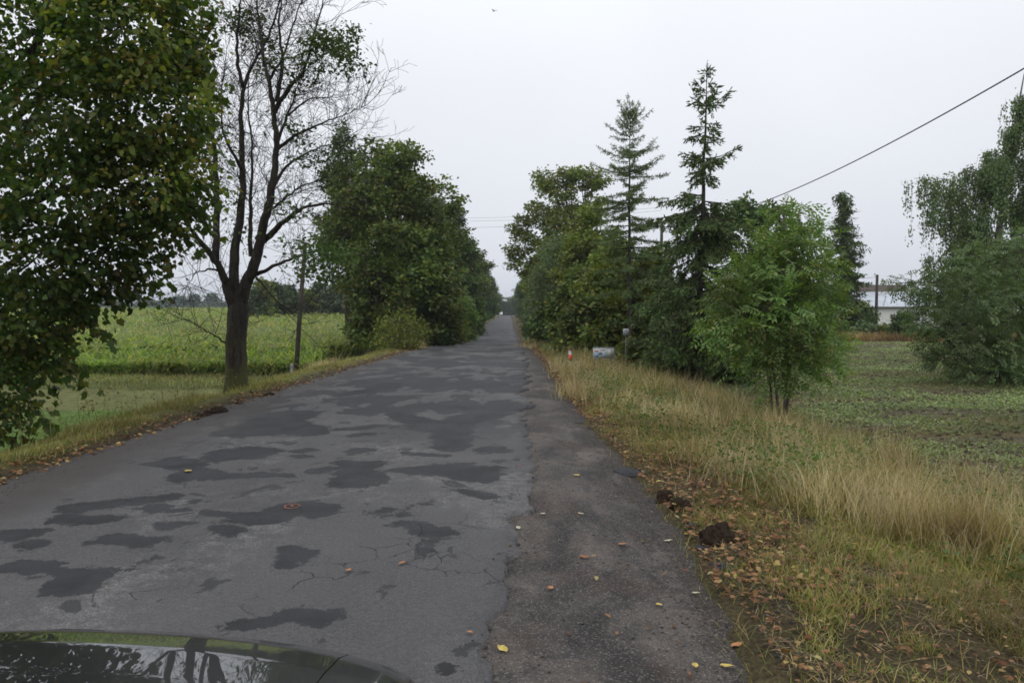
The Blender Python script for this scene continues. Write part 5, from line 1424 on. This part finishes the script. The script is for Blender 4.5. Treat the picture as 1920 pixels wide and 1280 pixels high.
# -- right field: low weeds in patches
g = Geo()
x, y = scatter(85000, 0, 1, 7.5, 54, rng, .95); x = XR(y) + 3.2 + (y * .62 + 1) * rng.random(len(x))
c1 = fnoise(x * .35, y * .9, 31) * .6 + fnoise(x * 1.4, y * 2.2, 141) * .4
keep = rng.random(len(x)) < 1.1 * sstep(.36, .56, c1) + .12; x, y = x[keep], y[keep]; n = len(x)
s_ = .026 + .0022 * y
g.stamp(LEAF_DIAMOND[0], LEAF_DIAMOND[1], np.column_stack([x, y, gz(x, y) + .01 + .06 * rng.random(n)]), rng.normal(size=(n, 3)) * np.array([1, 1, .5]), rng.normal(size=(n, 3)) * .4 + np.array([0, 0, 1]), s_ * (.7 + .6 * rng.random(n)))
stuff('field_weeds', g, M_WEED, 'low green weeds spreading over the bare soil of the right field', 'weeds')
g = Geo(); n = 9000
y = 55.5 + 4 * rng.random(n); x = 14 + 28 * rng.random(n)
g.blades(np.column_stack([x, y, gz(x, y)]), rng.random(n) * 6.28, .3 + .6 * rng.random(n), .05, R(82) - np.abs(rng.normal(size=n)) * .3, .5, 2)
M_RUST = grass_mat('rusty_grass', [(0, (.085, .055, .028)), (.6, (.13, .085, .04)), (1, (.16, .12, .055))], .3, .3, .3)
stuff('rusty_weeds', g, M_RUST, 'rust brown dry weeds along the far edge of the right field', 'weeds')
# plough ridges in the right field
g = Geo()
n = 2600; x, y = scatter(n, 0, 1, 8, 40, rng, .9); x = XR(y) + 3.6 + (y * .6) * rng.random(n)
T = [(-1, 0, .1), (0, -.7, 0), (1, 0, .15), (0, .7, .1), (0, 0, .8)]
D = rng.normal(size=(n, 3)) * np.array([1, .3, .1]); N = rng.normal(size=(n, 3)) * .2 + np.array([0, 0, 1])
g.stamp(T, [[0, 1, 4], [1, 2, 4], [2, 3, 4], [3, 0, 4]], np.column_stack([x, y, gz(x, y) - .01]), D, N, .03 + .05 * rng.random(n))
SOIL = plain('dark_soil', (.045, .034, .024), .95, .1, 0, .5, 30)
stuff('soil_crumbs', g, SOIL, 'dark crumbs of ploughed soil on the right field', 'soil')

# ================================================================== SINGLE THINGS
# fallen leaves on the asphalt, each one
leaf_cols = {'yellow': plain('yellow_leaf', (.50, .38, .10), .6, .3, 0, .3, 30), 'brown': plain('brown_leaf', (.26, .11, .05), .7, .3, 0, .3, 30), 'orange': plain('orange_leaf', (.38, .17, .07), .65, .3, 0, .3, 30), 'pale': plain('pale_leaf', (.48, .44, .30), .6, .3, 0, .3, 30)}
for k, (u, v, col, s_, lab) in enumerate([(942, 1225, 'yellow', .062, 'yellow fallen leaf right of the bonnet, the largest on the asphalt'), (1082, 893, 'yellow', .075, 'yellow leaf on the shoulder farthest up the road of the bright ones'), (1097, 1048, 'brown', .06, 'brown curled leaf in the middle of the gravel shoulder'), (1033, 1107, 'orange', .055, 'orange brown leaf on the seam of asphalt and shoulder'),
                                      (650, 1077, 'orange', .05, 'orange leaf on the asphalt right of the small dark patch'), (752, 1063, 'orange', .045, 'small orange leaf on the grey asphalt between two patches'), (972, 993, 'pale', .05, 'pale leaf beside the ragged asphalt edge'), (1240, 1140, 'yellow', .042, 'yellow leaf on the shoulder left of the brown stain'), (1310, 1258, 'yellow', .045, 'left one of two yellow leaves at the bottom edge of the picture'),
                                      (1370, 1256, 'yellow', .05, 'right one of two yellow leaves at the bottom edge of the picture'), (1390, 1211, 'orange', .06, 'orange leaf where the shoulder meets the grass, near the bottom edge'), (1310, 1115, 'pale', .04, 'whitish leaf at the edge of the grass below the earth clod'), (1170, 1024, 'orange', .055, 'orange leaf on the shoulder left of the earth clod'), (350, 886, 'yellow', .10, 'yellow leaf lying on a dark patch on the left half of the road'),
                                      (1018, 966, 'pale', .045, 'small pale leaf on the shoulder near the ragged asphalt edge'), (1090, 966, 'pale', .045, 'small pale leaf in the middle of the shoulder, beyond the brown one'), (880, 1198, 'orange', .035, 'thin orange leaf on the asphalt right of the bonnet, beyond the large yellow one'), (1257, 1016, 'pale', .05, 'straw coloured leaf left of the black asphalt chunk'), (1290, 1000, 'yellow', .04, 'small yellow leaf touching the black asphalt chunk')]):
    X, Y = on_road(u, v); z = float(rz(X, Y)) if X < float(XP(Y)) else float(shz(X, Y)) if X < float(XR(Y)) - .1 else max(float(gz(X, Y)), float(shz(X, Y)))
    r_ = random.Random(k); a = r_.random() * 6.28
    T = np.array([(-.5, 0, .05), (-.3, .28, .12), (.1, .36, .02), (.45, .2, .10), (.62, 0, .0), (.45, -.22, .12), (.1, -.34, .04), (-.3, -.26, .1), (0, 0, .0), (-.75, .03, .1)])
    V = T * s_ * np.array([1, 1, .6]); V = np.concatenate([V, V - np.array([0, 0, .0012])])
    F = [[8, i, (i + 1) % 8] for i in range(8)][::-1] + [[18, 10 + (i + 1) % 8, 10 + i] for i in range(8)]
    me = bpy.data.meshes.new('fallen_leaf'); me.from_pydata(V.tolist(), [], F + [[0, 9, 7]]); me.update()
    o = obj('fallen_leaf', me, leaf_cols[col], None, (X, Y, z + .016)); o.rotation_euler = (.1 * r_.random(), .1 * r_.random(), a)
    tag(o, lab, 'leaf', 'fallen leaves on the asphalt')

# clods and chunks
EARTH = plain('earth_clod', (.026, .018, .013), .95, .1, 0, .6, 40)
TARCH = plain('asphalt_chunk', (.030, .030, .034), .8, .3, 0, .5, 60)
def clod(name, label, cat, u, v, d, mat, seed, group=None, rot=0.0, rough=.3):
    X, Y = on_ground(u, v); rng = rs(seed)
    th, ph = np.meshgrid(np.linspace(0, 2 * PI, 29), np.linspace(-.2, PI / 2, 13))
    dirs = np.stack([np.cos(ph) * np.cos(th), np.cos(ph) * np.sin(th), np.sin(ph)], -1)
    nzz = fnoise(dirs[..., 0] * 2.2 + dirs[..., 2] * 1.7 + seed, dirs[..., 1] * 2.2 + dirs[..., 2] * 1.3, seed, 4)
    r = 1 + rough * 2 * (nzz - .5) + rough * .6 * (fnoise(dirs[..., 0] * 7 + dirs[..., 2] * 5, dirs[..., 1] * 7 + dirs[..., 2] * 6, seed + 3, 2) - .5)
    r[:, -1] = r[:, 0]
    V = dirs * r[..., None] * np.array(d)
    g = Geo(); g.grid(V)
    o = obj(name, g.mesh(name, True), mat, None, (X, Y, float(gz(X, Y)) - .005)); o.rotation_euler = (0, 0, rot)
    return tag(o, label, cat, group)
clod('earth_clod', 'large dark brown earth clod with grass in front, on the right verge edge', 'clod', 1352, 1020, (.13, .10, .13), EARTH, 11, 'clods on the right road edge', .3, .4)
clod('earth_clod', 'dark earth clod farther up, left of two touching lumps', 'clod', 1252, 940, (.095, .08, .09), EARTH, 12, 'clods on the right road edge', 1.0, .45)
clod('earth_clod', 'brown earth lump, right of two touching lumps above the black chunk', 'clod', 1278, 955, (.105, .085, .09), EARTH, 13, 'clods on the right road edge', 2.0, .45)
clod('asphalt_chunk', 'small black asphalt chunk beside the large earth clod', 'chunk', 1302, 994, (.065, .05, .04), TARCH, 14, 'broken asphalt on the right road edge', .4)
clod('asphalt_chunk', 'flat broken asphalt slab lying under the large earth clod', 'chunk', 1330, 1032, (.10, .08, .025), TARCH, 15, 'broken asphalt on the right road edge', .9)
clod('asphalt_chunk', 'wide flat black asphalt slab at the grass edge, farthest up the road', 'chunk', 1193, 890, (.17, .22, .05), TARCH, 16, 'broken asphalt on the right road edge', .5, .35)
clod('asphalt_chunk', 'flat black asphalt piece sunk in the grass below the large clod', 'chunk', 1375, 1068, (.12, .12, .02), TARCH, 17, 'broken asphalt on the right road edge', .2, .35)
for k, (u, v, s_, lab) in enumerate([(380, 785, .16, 'dark crumbled lump on the left road edge, left of the bare trunk'), (405, 776, .2, 'long dark crumbled lump on the left road edge below the bare trunk'), (448, 758, .09, 'small dark lump on the left road edge right below the bare trunk'), (366, 791, .1, 'small reddish dark lump, nearest on the left road edge'), (505, 742, .13, 'dark lump on the left road edge right of the bare trunk')]):
    clod('edge_lump', lab, 'clod', u, v, (s_ * .7, s_ * 1.2, s_ * .55), EARTH, 30 + k, 'lumps along the left road edge', -.3, .4)

# ------------------------------------------------------------------ poles and wires
WOOD = bark_mat('pole_wood', (.04, .034, .028), (.075, .064, .054), None, .8)
CONC = plain('concrete', (.17, .165, .155), .85, .2, 0, .3, 12)
WIRE = plain('wire_black', (.06, .06, .064), .6, .3)
CERAM = plain('insulator', (.06, .045, .04), .2, .5)
def pole(name, label, base, top, r0, r1, arms=(), stub=False, group=None):
    base = np.asarray(base, float); root = thing(name, label, 'pole', base, group)
    top = np.asarray(top, float) - base
    g = Geo(); g.tube([(0, 0, -.3), top * .5, top], [r0, (r0 + r1) / 2, r1], 10); obj('shaft', g.mesh('shaft', True), WOOD, root)
    if stub:
        g = Geo(); g.box((-.11, .02, .1), (.13, .15, .9), .1); obj('concrete_stub', g.mesh('concrete_stub'), CONC, root)
        for z in (.2, .45):
            g = Geo(); g.tube([(-.22 + .16 * math.cos(a), .0 + .17 * math.sin(a), z) for a in np.linspace(0, 6.28, 13)], .008, 4, False); obj('wire_binding', g.mesh('wire_binding'), WIRE, root)
    for k, (dx, dz) in enumerate(arms):
        p_ = top + np.array([dx, 0, dz])
        g = Geo(); g.tube([p_ + np.array([-np.sign(dx) * abs(dx) if dx else 0, 0, 0]), p_, p_ + np.array([0, 0, .1])], .012, 5); obj('bracket', g.mesh('bracket'), WIRE, root)
        g = Geo(); g.tube([p_ + np.array([0, 0, q]) for q in (.08, .12, .16, .2)], [.03, .05, .035, .045], 8); obj('insulator', g.mesh('insulator', True), CERAM, root)
    return root
Xp, Yp = (553 - VX) / FPX * 31.5, 31.5
bp = foot(Xp, Yp)
pole('leaning_pole', 'leaning wooden pole on a grey concrete stub at the corn edge', bp, at(575, 455, Yp), .10, .08, (), True)
pR = foot(9.75, 50); topR = np.array([9.8, 50, 7.2])
pole('utility_pole', 'thin wooden utility pole seen between the larch and the spruce', pR, topR, .13, .09, ((-.25, -.1), (.25, -.1), (0, .02)), group='utility poles')
pN = foot(10.2, 1.0); topN = np.array([10.2, 1.0, 8.0])
pole('utility_pole', 'wooden utility pole beyond the right edge, holding the near end of the twisted cable', pN, topN, .13, .09, ((-.25, -.1),), group='utility poles')
pL = foot(-7.4, 52); topL = np.array([-7.4, 52, 7.0])
pole('utility_pole', 'wooden utility pole hidden in the left roadside trees', pL, topL, .13, .09, ((-.25, -.1), (.25, -.1), (0, .02)), group='utility poles')
YB2 = 66
pB = foot((1645 - VX) / FPX * YB2, YB2); pole('utility_pole', 'dark wooden pole in front of the pale barn', pB, at(1646, 515, YB2), .13, .11, ((-.2, -.1),), group='utility poles')
def wire(name, label, a, b, sag, r, sides=5, twist=False, cat='wire', group=None):
    a = np.asarray(a, float); b = np.asarray(b, float)
    q = np.linspace(0, 1, 40)[:, None]; P = a + (b - a) * q; P[:, 2] -= sag * 4 * (q * (1 - q))[:, 0]
    if not twist:
        g = Geo(); g.tube(P - a, r, sides)
        return tag(obj(name, g.mesh(name, True), WIRE, None, a), label, cat, group)
    n = 700; q = np.linspace(0, 1, n)[:, None]; P = a + (b - a) * q; P[:, 2] -= sag * 4 * (q * (1 - q))[:, 0]
    root = thing(name, label, cat, a, group)
    T = nrm(np.gradient(P, axis=0)); S = nrm(np.cross(T, [0, 0, 1])); U = np.cross(S, T)
    for k in range(4):
        ph = q * np.linalg.norm(b - a) / .42 * 2 * PI + k * PI / 2
        g = Geo(); g.tube(P - a + r * 1.1 * (np.cos(ph) * S + np.sin(ph) * U), r, 4, False); obj('strand', g.mesh('strand', True), WIRE, root)
    return root
wire('twisted_cable', 'thick twisted overhead cable sloping down from the upper right', topN + np.array([-.25, 0, -.02]), topR + np.array([-.25, 0, -.02]), 1.85, .0085, 5, True, 'cable')
for k, (zz_, lab) in enumerate([(.62, 'uppermost of three thin wires crossing high over the road'), (.42, 'middle one of three thin wires crossing high over the road'), (.02, 'lowest of three thin wires crossing high over the road')]):
    wire('overhead_wire', lab, topL + np.array([0, 0, zz_]), topR + np.array([0, 0, zz_ + .25]), .25, .006, 4, False, 'wire', 'wires crossing the road')
wire('overhead_wire', 'thin wire running left from the barn pole', at(1646, 519, YB2), at(1560, 520, 68), .1, .012, 4)

# ------------------------------------------------------------------ boards and marker post on the right verge
WHITE = plain('white_board', (.46, .48, .50), .5, .4, 0, .2, 14)
REDP = plain('red_print', (.50, .09, .06), .5, .4); BLUEP = plain('blue_print', (.20, .36, .50), .5, .4, 0, .3, 20); DBLUE = plain('dark_blue_print', (.05, .12, .22), .5, .4); DGREY = plain('grey_post', (.14, .13, .12), .7, .3)
YO = 21.5
c = at(1132, 662, YO); bse = foot(c[0], YO); W, H = 40 / FPX * YO, 21 / FPX * YO
bd = thing('notice_board', 'small white notice board with faded red and blue print, half in the weeds', 'sign', bse, None, .12)
zc = c[2] - bse[2]
g = Geo(); g.box((0, 0, zc), (W, .02, H)); obj('panel', g.mesh('panel'), WHITE, bd)
for sx in (-.4, .4):
    g = Geo(); g.box((sx * W, .032, (zc + H / 2) / 2 - .1), (.04, .04, zc + H / 2 + .2)); obj('post', g.mesh('post'), DGREY, bd)
g = Geo(); g.box((0, .0, zc + H / 2 + .008), (W + .03, .04, .016)); obj('top_rail', g.mesh('top_rail'), DGREY, bd)
for nm, mt, (px, pz, pw_, ph_) in [('red_mark', REDP, (-.34, .18, .2, .10)), ('blue_mark', BLUEP, (-.36, -.18, .2, .34)), ('dark_blue_mark', DBLUE, (-.16, -.02, .17, .16)), ('grey_mark', plain('grey_print', (.36, .36, .37), .5), (-.05, .28, .26, .1)), ('blue_mark', BLUEP, (.06, -.2, .12, .26)), ('grey_mark', plain('grey_print_b', (.40, .42, .40), .5), (.30, 0, .30, .6))]:
    g = Geo(); g.box((px * W, -.0115, zc + pz * H), (pw_ * W, .003, ph_ * H)); obj(nm, g.mesh(nm), mt, bd)
YO2 = 22.5
c = at(1174, 622, YO2); bse = foot(c[0], YO2)
sg = thing('small_sign', 'tiny tilted white sign with grey lines above the notice board', 'sign', bse, None, .3)
zc = c[2] - bse[2]
g = Geo(); g.box((0, 0, zc), (.17, .008, .17), 0, 0); obj('panel', g.mesh('panel'), WHITE, sg)
for q in (.045, .0, -.045):
    g = Geo(); g.box((0, -.0055, zc + q), (.12, .003, .018)); obj('grey_line', g.mesh('grey_line'), DGREY, sg)
g = Geo(); g.tube([(0, .022, -.2), (0, .022, zc + .09)], .010, 8); obj('post', g.mesh('post'), DGREY, sg)
YO3 = 22.5
c = at(1069, 675, YO3); bse = foot(c[0], YO3)
mk = thing('marker_post', 'small white marker post with a bright red reflective band at the right road edge', 'post', bse)
zt = float(at(1069, 657, YO3)[2] - bse[2])
g = Geo(); g.box((0, 0, zt / 2 - .1), (.075, .06, zt + .2)); obj('shaft', g.mesh('shaft'), WHITE, mk)
RED = NT('red_reflector'); RED = RED.done(RED.bsdf((.75, .045, .02, 1), .3, .5))
g = Geo(); g.box((.008, 0, zt - .20), (.085, .07, .18)); obj('red_band', g.mesh('red_band'), RED, mk)
g = Geo(); g.add([(-.045, -.036, zt), (.045, -.036, zt), (.045, .036, zt), (-.045, .036, zt), (-.045, -.036, zt + .03), (.045, -.036, zt + .012), (.045, .036, zt + .012), (-.045, .036, zt + .03)], [[0, 1, 5, 4], [1, 2, 6, 5], [2, 3, 7, 6], [3, 0, 4, 7], [4, 5, 6, 7]]); obj('cap', g.mesh('cap'), plain('dark_red_cap', (.30, .06, .05), .5), mk)

# ------------------------------------------------------------------ barn, house, far house
METAL = plain('metal_roof', (.50, .54, .60), .45, .5, .2, .1, 1.5)
PLASTER = plain('white_plaster', (.62, .62, .60), .8, .2, 0, .1, 1.0)
BROWNR = plain('brown_tiles', (.10, .075, .062), .8, .2, 0, .25, 6)
WIN = plain('dark_window', (.03, .035, .04), .15, .5)
def gable_house(name, label, base, w, d, he, hr, rot, wallm, roofm, over=.3, chimney=None, windows=(), cat='building'):
    root = thing(name, label, cat, base, None, rot)
    g = Geo(); x, y = w / 2, d / 2
    g.add([(-x, -y, -.3), (x, -y, -.3), (x, y, -.3), (-x, y, -.3), (-x, -y, he), (x, -y, he), (x, y, he), (-x, y, he), (-x, 0, hr), (x, 0, hr)],
          [[0, 1, 5, 4], [2, 3, 7, 6], [1, 2, 6, 5], [3, 0, 4, 7]], [[5, 6, 9], [7, 4, 8]])
    obj('wall', g.mesh('wall'), wallm, root)
    sl = (hr - he) / y
    for sgn in (-1, 1):
        e = np.array([[-x - over, sgn * (y + over), he - sl * over + .02], [x + over, sgn * (y + over), he - sl * over + .02], [x + over, 0, hr + .02], [-x - over, 0, hr + .02]])
        up = e + np.array([0, 0, .09])
        g = Geo(); g.add(np.concatenate([e, up]), [[3, 2, 1, 0], [4, 5, 6, 7], [0, 1, 5, 4], [1, 2, 6, 5], [2, 3, 7, 6], [3, 0, 4, 7]]); rf = obj('roof', g.mesh('roof'), roofm, root)
        nrib = int(w / .9)
        if roofm is METAL:
            for q in range(nrib + 1):
                xx = -x - over + .05 + q * (w + 2 * over - .1) / nrib
                g = Geo(); g.tube([(xx, sgn * (y + over), he - sl * over + .125), (xx, 0, hr + .125)], .025, 4); obj('seam', g.mesh('seam'), roofm, rf)
        if chimney and sgn < 0:
            g = Geo(); g.box((chimney, -.4, hr + .25), (.5, .5, 1.2)); g.box((chimney, -.4, hr + .87), (.6, .6, .08)); obj('chimney', g.mesh('chimney'), BROWNR, rf)
    g = Geo(); g.box((0, -y - over - .03, he - sl * over + .0), (w + 2 * over, .1, .12)); obj('gutter', g.mesh('gutter'), DGREY, root)
    for (wx, wz, ww, wh) in windows:
        g = Geo(); g.box((wx, -y - .01, wz), (ww, .06, wh)); wd = obj('window', g.mesh('window'), PLASTER, root)
        g = Geo(); g.box((wx, -y - .045, wz), (ww - .16, .02, wh - .16)); obj('pane', g.mesh('pane'), WIN, wd)
    return root
gable_house('barn', 'white walled barn with pale sheet metal roof behind the right field', foot(45.5, 92), 11, 6.5, 2.55, 4.1, -.22, PLASTER, METAL, .3, None, ((1.0, 1.3, .9, .9), (3.2, 1.3, .9, .9)))
gable_house('house', 'house with brown tiled roof and chimney behind the barn', foot(46, 108), 16, 9, 3.0, 5.3, .05, PLASTER, BROWNR, .4, -1.6, ((-5, 1.5, 1, 1.2), (-2, 1.5, 1, 1.2), (2, 1.5, 1, 1.2)))
gable_house('far_house', 'small pale house glimpsed across the corn beside the dense roadside tree', foot((660 - VX) / FPX * 150, 150), 5.5, 5, 3.4, 5.0, .5, PLASTER, plain('grey_roof', (.2, .2, .21), .7), .3, None, ((0, 1.8, 1, 1.2),))

# ------------------------------------------------------------------ white vehicle far down the road
YV = 352.0
vb = np.array([(938.5 - VX) / FPX * YV, YV, float(zroad(YV)) + .03])
van = thing('white_van', 'tiny white van driving far away where the road ends', 'van', vb)
WP = plain('white_car_paint', (.75, .75, .74), .35, .5, 0, .05)
g = Geo()
sec = [(-.9, .35), (-.93, .8), (-.88, 1.15), (-.72, 1.85), (.72, 1.85), (.88, 1.15), (.93, .8), (.9, .35)]
g.grid(np.array([[(x_, y_, z_ * k_ + (.35 * (1 - k_))) for x_, z_ in sec] for y_, k_ in [(-.95, .52), (-.9, .6), (-.1, .66), (.5, 1.0), (3.4, 1.0), (3.5, .9)]])); 
g.add([(x_, -.95, z_ * .52 + .168) for x_, z_ in sec], [[0, 1, 2, 3, 4, 5, 6, 7]]); obj('body', g.mesh('body', True), WP, van)
g = Geo(); g.add([(-.72, -.1, 1.02), (.72, -.1, 1.02), (.62, .46, 1.72), (-.62, .46, 1.72)], [[0, 1, 2, 3]]); g.V[-1] += np.array([0, -.05, .05]); obj('windscreen', g.mesh('windscreen'), GLASS, van)
g = Geo(); g.box((0, -.95, .42), (1.75, .12, .22)); obj('bumper', g.mesh('bumper'), BLACKP, van)
for sx in (-1, 1):
    g = Geo(); g.box((sx * .62, -.97, .68), (.3, .06, .14)); obj('headlight', g.mesh('headlight'), LAMPG, van)
    for y_ in (-.1, 2.7):
        g = Geo(); g.tube([(sx * .72, y_, .32), (sx * .92, y_, .32)], .32, 14); obj('wheel', g.mesh('wheel'), RUBBER, van)

# ------------------------------------------------------------------ a bird in the sky
bp_ = at(927, 30, 60)
bird = thing('bird', 'tiny dark bird flying high above the road', 'bird', bp_, None, .6)
g = Geo()
zs = np.linspace(-.14, .17, 9); g.tube([(0, q, .01 * math.sin(q * 9)) for q in zs], [.004, .02, .03, .034, .032, .028, .022, .02, .006], 8)
g.add([(0, -.1, .0), (-.03, -.2, 0), (.03, -.2, 0)], [[0, 1, 2]])
for sx in (-1, 1):
    g.add([(sx * .02, .08, .02), (sx * .02, -.03, .02), (sx * .16, .05, .09), (sx * .16, -.05, .085), (sx * .3, -.04, .06)], [[0, 1, 3, 2]], [[2, 3, 4]])
obj('body', g.mesh('body', True), plain('bird_feathers', (.05, .05, .05), .8), bird)

# ------------------------------------------------------------------ damp late summer air
g = Geo(); g.box((0, 800, 13.0), (4000, 1800, 34.0))
hz = NT('haze_air'); pv = hz.n('ShaderNodeVolumePrincipled')
pv.inputs['Color'].default_value = (.80, .87, .98, 1); pv.inputs['Density'].default_value = .00035; pv.inputs['Anisotropy'].default_value = 0.2
hz.l(pv.outputs[0], hz.out.inputs['Volume'])
haze = obj('haze', g.mesh('haze'), hz.m); tag(haze, 'thin damp haze filling the air over the fields', 'haze', None, 'stuff')
